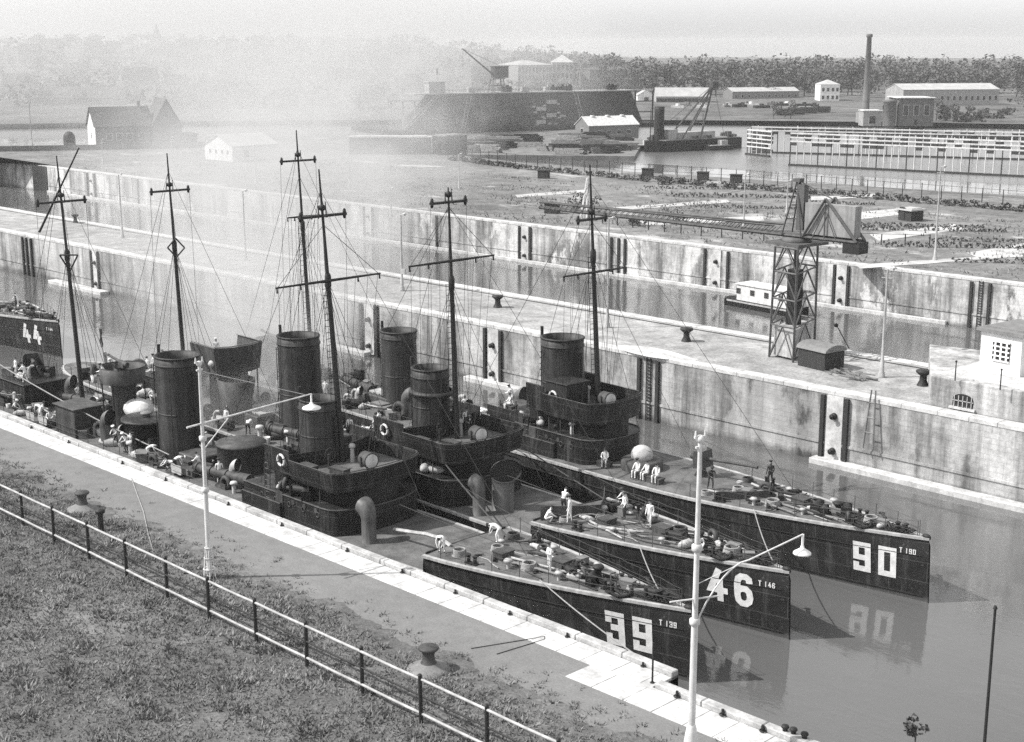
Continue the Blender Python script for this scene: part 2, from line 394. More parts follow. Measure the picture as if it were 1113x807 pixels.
lockwall('island_lock_wall', 'stained masonry wall of the island facing the moored boats with a pale coping', IY0, -345, 60, -1, WALLI, ip,
         xs(IY0, (706, 392), (410, 336)) , [sum(xs(IY0, (100, 280), (107, 280))) / 2, sum(xs(IY0, (393, 330), (410, 330))) / 2, sum(xs(IY0, (528, 360), (545, 360))) / 2, sum(xs(IY0, (896, 430), (922, 430))) / 2],
         [(gp(915, 490, -6).x, 60, 1.1), (gp(538, 406, -6).x, gp(615, 425, -6).x, 1.0), (gp(372, 370, -6).x, gp(418, 384, -6).x, 1.0), (gp(100, 302, -6).x, gp(150, 316, -6).x, 1.4)], 0)
lockwall('island_rear_wall', 'dark edged rear wall of the island along the far lock chamber', IY1, -345, 60, 1, WALLI, [], [], [], [], 0)
FY = 157.8
fp = xs(FY, (95, 190), (103, 191), (150, 196), (396, 225), (405, 226), (475, 234), (565, 245), (577, 246), (665, 258), (673, 260), (680, 260), (767, 270), (792, 273), (908, 288), (923, 290), (1057, 305), (1077, 307))
lockwall('far_lock_wall', 'pale weathered lock wall with white lime patches below the grass field', FY, -309, 60, -1, WALLF, fp,
         xs(FY, (1067, 306)), [sum(xs(FY, p, q_)) / 2 for p, q_ in (((396, 225), (405, 225)), ((565, 245), (577, 245)), ((767, 270), (792, 270)), ((908, 290), (923, 290)), ((95, 190), (103, 190)))],
         [(-309, -83, .5)], 0)
# lock head and gate at the left
t = thing('lock_gate', 'dark sloping lock gate closing the far chamber at the left', 'lock gate', (-340, IY1, 0))
mb = MB(); mb.add([(0, 0, -7), (0, 47, -7), (3, 44, .2), (3, 0, .2), (-8, 0, -7), (-8, 47, -7), (-5, 44, .2), (-5, 0, .2)], [(0, 1, 2, 3), (4, 5, 6, 7), (0, 1, 5, 4), (1, 2, 6, 5), (2, 3, 7, 6), (3, 0, 4, 7)]); mb.build('gate_leaf', HULLG, t)
mb = MB(); mb.box((-1, 22, .35), (6, 44, .25)); mb.build('walkway', STONEL, t)
mb = MB()
for y in (2, 10, 18, 26, 34, 42): mb.box((2.1, y, 1.0), (.1, .1, 1.1))
mb.box((2.1, 22, 1.5), (.07, 42, .07)); mb.build('railing', DARK, t)
t = thing('lock_head_wall', 'pale set back wall with a painted dark shade strip at the left end of the far lock chamber', 'lock wall', (0, 0, 0))
mb = MB(); mb.prism([(-360, 158.5), (-309.2, 158.5), (-309.2, 160.5), (-360, 160.5)], -9, -.1); mb.build('masonry', WALLF, t)
mb = MB(); mb.box((-313, 158.2, -3.2), (7, .7, 6)); mb.build('slot_shade', HULLG, t)  # dark block painted as the shade of a recess in the wall
# ------------------------------------------------------------------ far bank field, far shore, hills
shore = [gp(x, y) for x, y in ((-400, 160), (230, 158), (300, 150), (480, 150), (490, 168), (560, 176), (690, 187), (800, 194), (1113, 213), (1500, 240))]
pl = [(p.x, p.y) for p in shore]
mb = MB(); mb.prism([(-309, FY + .4), (60, FY + .4), (60, pl[-1][1])] + pl[::-1] + [(-900, 200), (-900, 160.4), (-309.3, 160.4)], -9, -.02)
struct(mb.build('field', FIELD))
fs = [gp(x, y, -4) for x, y in ((-700, 121), (430, 124), (700, 121.5), (880, 118), (893, 131), (1600, 140))]
mb = MB(); mb.prism([(p.x, p.y) for p in fs] + [(900, 600), (1600, 3600), (-3800, 3600), (-3800, 200)], -9, -4.0)
struct(mb.build('far_shore', EARTH))
def hillz(px, d):
    crest = 25 * max(0, min(1, (700 - px) / 260)) + 7
    u = max(0, min(1, (d - 620) / 900)); u = u * u * (3 - 2 * u)
    return crest * u - 3.9 + 3.0 * u * noise.noise((px * .012, d * .002, 1))
def polar(px, d):
    v = ray(px, HY); v.z = 0; v.normalize(); return v * d
mb = MB(); NX, ND = 90, 30; vs = []
for i in range(NX + 1):
    px = -500 + 2200 * i / NX
    for j in range(ND + 1):
        d = 620 + 2400 * (j / ND) ** 1.4; p = polar(px, d); vs.append((p.x, p.y, hillz(px, d)))
mb.add(vs, [(i * (ND + 1) + j, (i + 1) * (ND + 1) + j, (i + 1) * (ND + 1) + j + 1, i * (ND + 1) + j + 1) for i in range(NX) for j in range(ND)], True)
struct(mb.build('hills', HILLM))
# ------------------------------------------------------------------ foliage
def crown(mb, c, rx, rz, nl, size, rng, lobes=7):
    cs = []
    for k in range(lobes):
        a = rng.uniform(0, 2 * PI); h = rng.uniform(-.6, .75); rr = rng.uniform(.25, .75) * math.sqrt(max(.1, 1 - h * h))
        cs.append((c[0] + rx * rr * math.cos(a), c[1] + rx * rr * math.sin(a), c[2] + rz * h, rng.uniform(.32, .55)))
    for k in range(nl):
        q = cs[rng.randrange(lobes)]; v = Vector((rng.gauss(0, 1), rng.gauss(0, 1), rng.gauss(0, 1))).normalized() * rng.uniform(.55, 1.0) ** .5
        p = Vector((q[0] + v.x * rx * q[3], q[1] + v.y * rx * q[3], q[2] + v.z * rz * q[3]))
        a = Vector((rng.gauss(0, 1), rng.gauss(0, 1), rng.gauss(0, .6))).normalized(); b = a.cross(v + Vector((.01, .02, .3))).normalized()
        s = size * rng.uniform(.6, 1.35)
        mb.add([p - a * s, p + b * s * .6, p + a * s, p - b * s * .7], [(0, 1, 2, 3)])
def tree_mesh(h, rx, nl, size, seed):
    rng = random.Random(seed); t = MB(); t.cyl((0, 0, -.5), (rng.uniform(-.2, .2), 0, h * .5), h * .03, h * .015, 7)
    for k in range(5):
        a = rng.uniform(0, 2 * PI); z = h * rng.uniform(.28, .5); t.cyl((0, 0, z), (math.cos(a) * rx * .6, math.sin(a) * rx * .6, z + h * .22), h * .012, h * .005, 5)
    c = MB(); crown(c, (0, 0, h * .55), rx, h * .5, nl, size, rng, 9)
    return t.mesh('trunk', BARK), c.mesh('crown', LEAF)
TREES = [tree_mesh(1, .34 + .05 * (k % 3), 420, .042, 100 + k) for k in range(5)]
def tree(x, y, z, h, k, label, group=None, name='tree'):
    t = thing(name, label, 'tree', (x, y, z), k * 1.3, group)
    a, b = TREES[k % 5]
    piece(a, 'trunk', t, s=h); piece(b, 'crown', t, s=(h * random.uniform(.9, 1.25), h * random.uniform(.9, 1.25), h))
    return t
rng = random.Random(5)
mb = MB()                                   # the wood that closes the view: too many crowns to count
for k in range(430):
    px = rng.uniform(560, 1330); d = rng.uniform(930, 1200); h = rng.uniform(13, 19); p = polar(px, d); z = hillz(px, d)
    crown(mb, (p.x, p.y, z + h * .52), h * rng.uniform(.4, .6), h * .52, 110, h * .075, rng, 6)
o = mb.build('distant_wood', LEAF); o['kind'] = 'stuff'
mb = MB()
for k in range(700):
    px = rng.uniform(-200, 640); d = rng.uniform(700, 1650); h = rng.uniform(7, 14); p = polar(px, d); z = hillz(px, d)
    crown(mb, (p.x, p.y, z + h * .42), h * rng.uniform(.6, 1.0), h * .45, 50, h * .11, rng, 4)
o = mb.build('hillside_wood', LEAF); o['kind'] = 'stuff'
for k in range(34):                         # the front row, each crown on its own
    px = 655 + k * 14 + rng.uniform(-5, 5); d = rng.uniform(860, 915); p = polar(px, d)
    tree(p.x, p.y, hillz(px, d), rng.uniform(15, 20), k, 'broad leafy tree in the front row of the far wood', 'trees in the front row of the far wood')
p = gp(1112, 128, -4); tree(p.x, p.y, -4, 17, 2, 'large leafy tree at the right edge beyond the timber rack', name='broad_tree')
for (px, py, h, lab) in ((548, 97, 13, 'tree left of the pale barracks behind the floating dock'), (580, 95, 11, 'small tree in front of the pale barracks'), (1022, 123, 9, 'bushy tree beside the brick pump house'), (845, 112, 7, 'small tree among the sheds on the far shore'), (862, 113, 8, 'rounder small tree left of the white villa')):
    p = polar(px, 640); tree(p.x, p.y, -4, h, int(px) % 5, lab)
# grass, weeds
def blades(mb, x, y, z, n, h, r, rng):
    for _ in range(n):
        a = rng.uniform(0, 2 * PI); d = rng.uniform(0, r); px_, py_ = x + d * math.cos(a), y + d * math.sin(a); b = rng.uniform(0, PI); wv = h * rng.uniform(.12, .3); l = rng.uniform(.3, .9) * h
        hh = h * rng.uniform(.4, 1.1)
        mb.add([(px_ - wv * math.cos(b), py_ - wv * math.sin(b), z), (px_ + wv * math.cos(b), py_ + wv * math.sin(b), z), (px_ + l * math.cos(a), py_ + l * math.sin(a), z + hh)], [(0, 1, 2)])
GRASS = mat('grass_blades', .17, .8, .5, .3, 2.5)
mb = MB()
for k in range(95000):
    X = rng.uniform(-112, -18); Y = rng.uniform(18, 41.2)
    sx_, sy_ = pj((X, Y, 0))
    if not (-120 < sx_ < 960 and sy_ < 880): continue
    if Y > 39.6 + .9 * noise.noise((X * .35, 0, 0)): continue
    if noise.noise((X * .25, Y * .4, 2)) < rng.uniform(-1.1, .15): continue
    big = noise.noise((X * .5, Y * .8, 7)) > .2
    blades(mb, X, Y, 0, 3, rng.uniform(.09, .19) * (1.6 if big else 1), .22, rng)
o = mb.build('grass', GRASS); o['kind'] = 'stuff'
mb = MB()
WEED = mat('weed_leaves', .17, .8, .5, .4, 3)
for k in range(800):                        # broad weeds along the ragged edge of the path
    X = rng.uniform(-105, -25); Y = 40.2 + rng.gauss(0, .9)
    if rng.random() < .35: Y = rng.uniform(30, 39)
    blades(mb, X, Y, 0, 12, rng.uniform(.08, .2), .3, rng)
o = mb.build('weeds', WEED); o['kind'] = 'stuff'
mb = MB()
for k in range(9000):
    X = rng.uniform(-300, -60); Y = rng.uniform(160, 215)
    if noise.noise((X * .05, Y * .09, 5)) < rng.uniform(-.3, .4): continue
    blades(mb, X, Y, 0, 3, rng.uniform(.25, .6), .7, rng)
o = mb.build('field_weeds', GRASS); o['kind'] = 'stuff'
# ------------------------------------------------------------------ torpedo boats
BL = 86.0
def bd(u):
    t = min(u / 22, 1); b = .07 + 3.8 * (1 - (1 - t) ** 1.9)
    if u > 66: b *= math.sqrt(max(.02, 1 - ((u - 66) / (BL - 65.6)) ** 3))
    return b
def bw(u):
    t = min(max(u - .1, 0) / 30, 1); b = .05 + 3.65 * (1 - (1 - t) ** 1.55)
    if u > 62: b *= math.sqrt(max(.012, 1 - ((u - 62) / (BL - 62.8)) ** 2.4))
    return b
class Boat:
    def __init__(s, name, X, Y, sl, label, brk, group='torpedo boats in the lock'):
        s.a = -math.atan(sl); s.o = Vector((X, Y, -6)); s.brk = brk
        s.t = thing(name, label, 'torpedo boat', s.o, s.a, group)
    def D(s, u):
        if u <= s.brk: return 4.05 - .5 * min(1, u / 16) - (.25 * (u - 16) / 20 if u > 16 else 0)
        return 2.5 - .2 * max(0, (u - 40) / 40)
    def side(s, u, w):                       # half breadth of the hull skin at height w
        t = max(0, min(1, w / s.D(u))); return bw(u) + (bd(u) - bw(u)) * (t ** .8)
    def L(s, x, y, w):                       # sight line to deck height w, in boat coordinates (aft, across, up)
        p = gp(x, y, w - 6) - s.o; c, n = math.cos(s.a), math.sin(s.a)
        return -(p.x * c + p.y * n), -p.x * n + p.y * c
    def world(s, u, v, w):
        c, n = math.cos(s.a), math.sin(s.a); return Vector((s.o.x - u * c - v * n, s.o.y - u * n + v * c, s.o.z + w))
def P(u, v, w): return (-u, v, w)
def hull(b, number, small, nu, nh, nw0, uname):
    D = b.D; us = [0, .3, .8, 1.6, 3, 5, 7.5, 10, 13]
    us += [b.brk * .5 + 6.5, b.brk, b.brk + .02] if b.brk < 30 else [17, 22, 28, 33, b.brk, b.brk + .02]
    us += [u for u in (21, 25, 30, 36, 42, 50, 56, 60, 64, 68, 71, 74, 77, 79.5, 81.5, 83.2, 84.6, 85.5, BL) if u > b.brk + .5]
    us = sorted(us); ws = [-1.0, 0, .18, .4, .65, .88, 1.0]
    mb = MB()
    for sd in (-1, 1):
        vs = []
        for u in us:
            for t in ws:
                wz = -1.0 if t < 0 else t * D(u); hb = b.side(u, max(0, wz)) - (.15 if t == 1.0 else 0)
                rake = .18 * (1 - max(0, wz) / 4) if u == 0 else 0
                vs.append(P(u - rake + (.12 if u == 0 and t == 1.0 else 0), sd * max(.015, hb), wz))
        n = len(ws)
        mb.add(vs, [(i * n + j, (i + 1) * n + j, (i + 1) * n + j + 1, i * n + j + 1) for i in range(len(us) - 1) for j in range(n - 1)], True)
    mb.mi = 0
    h = mb.build('hull', [BOATHULL], b.t)
    bb = b.side(b.brk, 3)
    # decks
    dk = MB()
    for rng_ in ([u for u in us if u <= b.brk], [u for u in us if u > b.brk]):
        vs = []
        for u in rng_:
            hb = max(.02, bd(u) - .13)
            for k in (-1, -.5, 0, .5, 1): vs.append(P(u, hb * k, D(u) + .012 + .14 * (1 - k * k) * min(1, hb / 3)))
        dk.add(vs, [(i * 5 + j, (i + 1) * 5 + j, (i + 1) * 5 + j + 1, i * 5 + j + 1) for i in range(len(rng_) - 1) for j in range(4)], True)
    dk.build('deck', DECK, b.t)
    bk = MB(); z0, z1 = D(b.brk + .1), D(b.brk) + .1; bk.box((-b.brk - .02, 0, (z0 + z1) / 2), (.1, bb * 2 - .5, z1 - z0 + .1)); bk.build('bulkhead', STEEL, b.t)
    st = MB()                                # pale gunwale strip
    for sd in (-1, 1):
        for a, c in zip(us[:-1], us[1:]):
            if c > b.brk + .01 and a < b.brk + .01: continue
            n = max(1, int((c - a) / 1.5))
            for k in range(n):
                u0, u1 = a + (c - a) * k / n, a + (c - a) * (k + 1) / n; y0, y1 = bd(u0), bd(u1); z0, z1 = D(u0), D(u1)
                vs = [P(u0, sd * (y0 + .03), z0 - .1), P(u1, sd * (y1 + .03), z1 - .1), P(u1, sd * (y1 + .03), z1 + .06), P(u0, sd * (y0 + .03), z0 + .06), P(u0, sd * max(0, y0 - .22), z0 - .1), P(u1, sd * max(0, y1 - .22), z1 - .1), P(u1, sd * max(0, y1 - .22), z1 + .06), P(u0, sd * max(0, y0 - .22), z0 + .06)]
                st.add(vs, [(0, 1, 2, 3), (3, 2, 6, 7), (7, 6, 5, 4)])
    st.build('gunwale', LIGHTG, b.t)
    for sd in (-1, 1):                       # rubbing strakes
        rs = MB()
        pts = [P(u, sd * (b.side(u, .35) + .03), .35) for u in [k * 1.5 + .2 for k in range(40)]]; rs.tube(pts, .035, 5)
        rs.build('strake', HULLG, h); rs = MB()
        pts = [P(u, sd * (b.side(u, D(u) * .72) + .02), D(u) * .72) for u in [k * 1.5 + .4 for k in range(int(b.brk / 1.5))]]; rs.tube(pts, .03, 5); rs.build('strake', HULLG, h)
    # numbers painted on the bow
    GL = {'9': [[(0, .3), (0, 0), (1, 0), (1, 2), (0, 2), (0, .95), (1, .95)]], '0': [[(0, 0), (1, 0), (1, 2), (0, 2), (0, 0), (.5, 0)]],
          '3': [[(0, 1.62), (0, 2), (1, 2), (1, 0), (0, 0), (0, .38)], [(.4, 1.08), (1, 1.08)]], '4': [[(.62, 2), (0, .62), (1.12, .62)], [(.76, 0), (.76, 1.25)]],
          '6': [[(.95, 1.55), (.9, 1.85), (.68, 2), (.32, 2), (.08, 1.8), (0, 1.4), (0, .6), (.08, .2), (.32, 0), (.68, 0), (.92, .2), (1, .5), (.92, .9), (.68, 1.1), (.32, 1.1), (.1, .95)]],
          '1': [[(.5, 0), (.5, 2)]], 'T': [[(0, 2), (1, 2)], [(.5, 0), (.5, 2)]]}
    def glyph(mb, ch, u0, w0, cw, chh, st_, sd):
        for path in GL[ch]:
            pts = [Vector(((cw - st_) * x + st_ / 2, (chh - st_) * y / 2 + st_ / 2)) for x, y in path]
            ds = [(q - p).normalized() for p, q in zip(pts[:-1], pts[1:])]; lft = []
            for i in range(len(pts)):
                d0 = ds[max(0, i - 1)]; d1 = ds[min(i, len(ds) - 1)]; n0 = Vector((-d0.y, d0.x)); n1 = Vector((-d1.y, d1.x)); m = (n0 + n1)
                m = m.normalized() if m.length > .1 else n1; lft.append(m * (st_ / 2 / max(.45, m.dot(n1))))
            E = [(p.copy()) for p in pts]
            E[0] -= ds[0] * st_ * (0 if len(pts) > 6 and ch == '6' else .5); E[-1] += ds[-1] * st_ * (.5 if ch not in '60' else 0)
            for i in range(len(pts) - 1):
                a0, a1, c0, c1 = E[i] + lft[i], E[i + 1] + lft[i + 1], E[i] - lft[i], E[i + 1] - lft[i + 1]
                n = max(1, int((a1 - a0).length / .3)); vs = []
                for k in range(n + 1):
                    for q in (a0.lerp(a1, k / n), c0.lerp(c1, k / n)):
                        u = u0 - q.x; wz = w0 + q.y; vs.append(P(u, sd * (b.side(max(u, .05), wz) + .035), wz))
                mb.add(vs, [(k * 2, k * 2 + 2, k * 2 + 3, k * 2 + 1) for k in range(n)])
    mb = MB(); x = nu
    for ch in number: glyph(mb, ch, x, nw0, nh * .56, nh, nh * .185, -1); x -= nh * .8
    mb.build('hull_number', NUMP, h)
    mb = MB(); x = uname
    for ch in small:
        if ch != ' ': glyph(mb, ch, x, 2.9, .17, .34, .055, -1)
        x -= .225 if ch not in ' ' else .12
    mb.build('bow_lettering', NUMP, h)
    # bow fender knob
    k = MB(); k.ball(P(.25, 0, D(0) + .1), (.3, .16, .16)); k.build('bow_fairlead', DARK, b.t)
# shared fittings
m_ = MB(); m_.box((0, 0, .04), (.9, .34, .08))
for s in (-1, 1): m_.cyl((s * .26, 0, .05), (s * .26, 0, .46), .12, .11, 10); m_.cyl((s * .26, 0, .46), (s * .26, 0, .52), .15, .15, 10)
BITT = m_.mesh('bitt', DARK)
m_ = MB(); m_.lathe((0, 0, 0), [(.34, 0), (.36, .1), (.2, .2), (.17, .55), (.3, .68), (.34, .78), (.3, .86), (.02, .9)], 14); CAPST = m_.mesh('capstan', DARK)
m_ = MB(); m_.box((0, 0, .22), (1.0, .8, .44)); m_.box((0, 0, .47), (1.08, .88, .07)); HATCH = m_.mesh('hatch', STEELM)
m_ = MB(); m_.box((0, 0, .3), (1.3, .6, .6)); m_.box((0, 0, .63), (1.36, .66, .07)); LOCK = m_.mesh('deck_locker', STEELM)
m_ = MB(); m_.cyl((0, 0, 0), (0, 0, .42), .11); m_.lathe((0, 0, .42), [(.02, .16), (.2, .12), (.28, 0), (.12, -.04)], 12); MUSH = m_.mesh('mushroom_vent', LIGHTG)
m_ = MB(); m_.cyl((0, 0, 0), (0, 0, 1.0), .022, .018, 5); m_.ball((0, 0, 1.0), .04, 6, 4); m_.cyl((0, 0, 0), (0, 0, .08), .06, .04, 6); STAN = m_.mesh('stanchion', STEELM)
m_ = MB()
for k in range(6): m_.torus((0, 0, .05 + k * .075), .36 - .012 * k, .05, 16, 5)
m_.torus((.06, 0, .06), .2, .05, 12, 5); COIL = m_.mesh('rope_coil', ROPE)
COILD = COIL.copy(); COILD.materials.clear(); COILD.materials.append(ROPED)
FIT, FITN = [], []
def fit(name, m, fn): mb = MB(); fn(mb); FIT.append(mb.mesh(name, m)); FITN.append(name)
fit('cleat', DARK, lambda m: (m.box((0, 0, .06), (.5, .16, .12)), m.cyl((-.4, 0, .22), (.4, 0, .22), .06, .06, 6), m.cyl((0, 0, .05), (0, 0, .22), .08, .08, 6)))
fit('pipe_bend', LIGHTG, lambda m: m.tube([(0, 0, 0), (0, 0, .6), (.12, 0, .78), (.35, 0, .8)], .09, 7))
fit('winch', DARK, lambda m: (m.cyl((0, -.4, .35), (0, .4, .35), .22, .22, 12), m.box((0, -.45, .28), (.5, .08, .56)), m.box((0, .45, .28), (.5, .08, .56)), m.cyl((0, .5, .35), (0, .75, .35), .13, .13, 8)))
fit('equipment_box', MIDG, lambda m: (m.box((0, 0, .22), (.7, .45, .44)), m.box((0, 0, .46), (.76, .5, .05))))
fit('canvas_bundle', CANVAS, lambda m: (m.ball((0, 0, .2), (.55, .24, .22), 10, 6), m.torus((-.2, 0, .2), .21, .03, 10, 4, Matrix.Rotation(R(90), 3, 'Y')), m.torus((.2, 0, .2), .21, .03, 10, 4, Matrix.Rotation(R(90), 3, 'Y'))))
fit('vent_stub', WHITED, lambda m: (m.cyl((0, 0, 0), (0, 0, .5), .1, .1, 8), m.lathe((0, 0, .5), [(.1, 0), (.2, .03), (.16, .14), (.01, .17)], 10)))
fit('hose_reel', STEELM, lambda m: (m.torus((0, 0, .4), .3, .12, 14, 6, Matrix.Rotation(R(90), 3, 'X')), m.box((0, .18, .2), (.4, .05, .4)), m.box((0, -.18, .2), (.4, .05, .4))))
fit('bucket', WHITED, lambda m: m.lathe((0, 0, 0), [(.14, 0), (.19, .34), (.17, .34), (.13, .04), (.01, .04)], 10))
fit('tackle_block', DARK, lambda m: (m.ball((0, 0, .16), (.22, .12, .16), 8, 5), m.tube([(.2, 0, .16), (.6, .1, .1), (1.0, -.1, .08)], .04, 5)))
def cowl_mesh(name, h, r, m, mouth=1.45):
    mb = MB(); mb.lathe((0, 0, 0), [(r * 1.1, 0), (r * 1.1, .06), (r, .1), (r, h - r * 1.6)], 16)
    rings = []
    for k in range(7):
        a = k / 6 * R(88); rr = r * (1 + (mouth - 1) * (k / 6) ** 1.4); c = Vector((r * 1.1 * (1 - math.cos(a)) * 1.0, 0, h - r * 1.6 + r * 1.5 * math.sin(a)))
        ax = Vector((math.sin(a), 0, math.cos(a))); nx = Vector((math.cos(a), 0, -math.sin(a)))
        rings += [c + nx * rr * math.cos(t * 2 * PI / 16) + Vector((0, rr * math.sin(t * 2 * PI / 16), 0)) for t in range(16)]
    fs = [(j * 16 + i, j * 16 + (i + 1) % 16, (j + 1) * 16 + (i + 1) % 16, (j + 1) * 16 + i) for j in range(6) for i in range(16)]
    mb.add(rings, fs, True); ctr = sum((Vector(p) for p in rings[-16:]), Vector()) / 16
    mb.mi = 1; inner = [ctr + (Vector(p) - ctr) * .9 - Vector((r * .3, 0, 0)) for p in rings[-16:]]
    mb.add(rings[-16:] + inner, [(i, (i + 1) % 16, 16 + (i + 1) % 16, 16 + i) for i in range(16)] + [tuple(range(16, 32))])
    return mb.mesh(name, [m, DARK])
COWL = cowl_mesh('ventilator', 3.3, .62, mat('ventilator_paint', .1, .45, .25, 1.2, 8, .1, streak=.3)); COWLS = cowl_mesh('ventilator_small', 1.5, .3, LIGHTG)
def funnel(b, u, v, w0, w1, r, m, flare=1.0, aft_pipe=True, oval=1.12):
    mb = MB(); n = 26
    mb.lathe((0, 0, 0), [(r * 1.06, w0), (r * 1.02, w0 + .3), (r, w1 - .9), (r * flare, w1), (r * flare * .93, w1), (r * .9, w1 - .8), (r * .86, w1 - 2.2), (.02, w1 - 2.2)], n, oval)
    f = mb.build('funnel', m, b.t, P(u, v, 0)); f.rotation_euler.y = R(-1.2)
    for z, rr in ((w1 - .62, 1.045), (w1 - .05, 1.03 * flare), (w0 + (w1 - w0) * .45, 1.02)): mb = MB(); mb.lathe((0, 0, z), [(r * .98, -.06), (r * rr, -.06), (r * rr, .06), (r * .98, .06)], n, oval); mb.build('funnel_band', m, f)
    mb = MB()
    for sx, sy in ((-.5, -.9), (.6, -.85)):
        mb.cyl((sx * r * oval, sy * r * 1.05, w0), (sx * r * oval, sy * r * 1.05, w1 - .9), .035, None, 5)
    for k in range(int((w1 - w0 - 1) / .45)): mb.box((-r * oval * .98, -r * .42, w0 + .4 + k * .45), (.1, .36, .04))
    mb.build('ladder_rungs', DARK, f)
    if aft_pipe:
        mb = MB(); mb.cyl((-r * oval - .22, -.3, w0), (-r * oval - .22, -.3, w1 + .6), .13, .12, 8); mb.build('steam_pipe', DARK, f); mb = MB(); mb.cyl((r * oval + .18, .1, w0), (r * oval + .18, .1, w1 - 1.0), .09, None, 8); mb.build('steam_pipe', DARK, f)
    return f
def mast(b, u, v, w0, w1, rake, yards, tops, shape=None, gaff=None, latt=False):
    """yards: (height, half length, forward offset); tops: crosstrees; the rigging runs to the deck edge"""
    dx = lambda w: -rake * (w - w0) / (w1 - w0)
    at = lambda w, x=0, y=0: (dx(w) + x, y, w)
    mb = MB(); ks = [0, .35, .62, .64, .9, 1]; rs = [.21, .18, .15, .12, .08, .05]
    for i in range(5): mb.cyl(at(w0 + (w1 - w0) * ks[i]), at(w0 + (w1 - w0) * ks[i + 1]), rs[i], rs[i + 1], 10)
    mb.lathe(at(w0 + (w1 - w0) * .63), [(.18, -.5), (.22, -.3), (.22, .3), (.16, .5)], 10)
    t = mb.build('mast', DARK, b.t, P(u, v, 0))
    for z, hl in yards:
        mb = MB(); mb.cyl(at(z, .18, 0), at(z, .18, hl), .1, .06, 8); mb.cyl(at(z, .18, 0), at(z, .18, -hl), .1, .06, 8)
        for s in (-1, 1):
            for q in (.55, .98): mb.cyl(at(z, .18, s * hl * q), at(z - .35, .18, s * hl * q), .05, .07, 6)
        mb.build('yard', DARK, t)
    for z, hl in tops:
        mb = MB(); mb.box(at(z), (.3, hl * 2, .16)); mb.box(at(z, 0, 0), (.9, .2, .12))
        for s in (-1, 1): mb.lathe(at(z - .12, .0, s * hl * .94), [(.02, .5), (.1, .42), (.13, .2), (.1, -.12), (.02, -.2)], 8)
        mb.cyl(at(z, 0, .3), at(z + .9, 0, .3), .05, .03, 6); mb.cyl(at(z, 0, -.3), at(z + .7, 0, -.3), .05, .03, 6); mb.lathe(at(z + .5), [(.05, -.2), (.24, -.1), (.24, .15), (.05, .25)], 10)
        mb.build('crosstree', DARK, t)
    if shape:
        mb = MB(); z, k = shape; s = .75
        pl = [(0, -s * 1.3), (-s, s * .5), (s, s * .5)] if k == 3 else [(0, -s * 1.1), (-s, 0), (0, s * 1.1), (s, 0)]
        q = [Vector(at(z + c, .1 , a)) for a, c in pl]
        q = [Vector((at(z)[0] + .25 + a * .7, a * .7, z + c)) for a, c in pl]
        for i in range(len(q)): mb.cyl(q[i], q[(i + 1) % len(q)], .07, None, 6)
        mb.build('signal_shape', DARK, t)
    if gaff:
        mb = MB(); a, c = gaff; mb.cyl(a, c, .1, .06, 8); mb.build('gaff', DARK, t)
    mb = MB(); rr = .02
    hi = w0 + (w1 - w0) * .63; top = w0 + (w1 - w0) * .93
    for s in (-1, 1):
        for k, bx in enumerate((-2.6, -1.2, 1.4)): mb.cyl(at(hi), (bx, s * 3.3 - v, w0 - 2.2), rr, None, 4)
        mb.cyl(at(top), (-4.5, s * 3.4 - v, w0 - 2.6), rr, None, 4)
        for z, hl in yards:
            mb.cyl(at(z, .18, s * hl * .97), at(min(w1, z + 3.6)), rr, None, 4)
            for q in (.3, .5, .75, .95): mb.cyl(at(z, .18, s * hl * q), (dx(z) + .5 - q, s * min(3.2, hl * q * .8) - v, w0 - 1.2), rr * .8, None, 4)
        for z, hl in tops: mb.cyl(at(z, 0, s * hl), (dx(z), s * 2.2 - v, w0 - 1.5), rr * .8, None, 4)
    mb.cyl(at(top), (18, -v * .5, w0 - 2.4), rr, None, 4); mb.cyl(at(hi), (9, -v, w0 - 1.2), rr, None, 4)
    mb.cyl(at(top), (-14, -v, w0 - 2), rr, None, 4)
    if latt:
        for k in range(30): z = w0 + .3 + k * (hi - w0) / 30; mb.cyl(at(z, -.16, -.42), at(z, -.16, .0), .02, None, 4)
        mb.cyl(at(w0, -.16, -.45), at(hi, -.16, -.38), .025, None, 4)
    mb.build('rigging', DARK, t)
    return t
def roundpl(u0, u1, hb, bulge, n=12, r=1.0):   # plan: straight sides from u1 forward to u0, then a bulging front
    pts = [(-u1, -hb), (-u0, -hb)]
    for i in range(1, n):
        a = -PI / 2 + PI * i / n; pts.append((-u0 + bulge * math.cos(a) ** .8, hb * math.sin(a)))
    return pts + [(-u0, hb), (-u1, hb)]
def searchlight(b, u, v, w, rz=0):
    mb = MB(); mb.cyl((0, 0, -.75), (0, 0, -.3), .12, .12, 8)
    for s in (-1, 1): mb.box((0, s * .56, -.05), (.12, .07, .7))
    mb.box((0, 0, -.36), (.14, 1.15, .08)); mb.cyl((-.45, 0, 0), (.42, 0, 0), .5, .52, 18); mb.torus((.42, 0, 0), .52, .05, 18, 6, Matrix.Rotation(R(90), 3, 'Y'))
    t = mb.build('searchlight', STEELM, b.t, P(u, v, w), rz)
    mb = MB(); mb.cyl((.42, 0, 0), (.46, 0, 0), .47, .47, 18); mb.build('lens', WHITED, t)
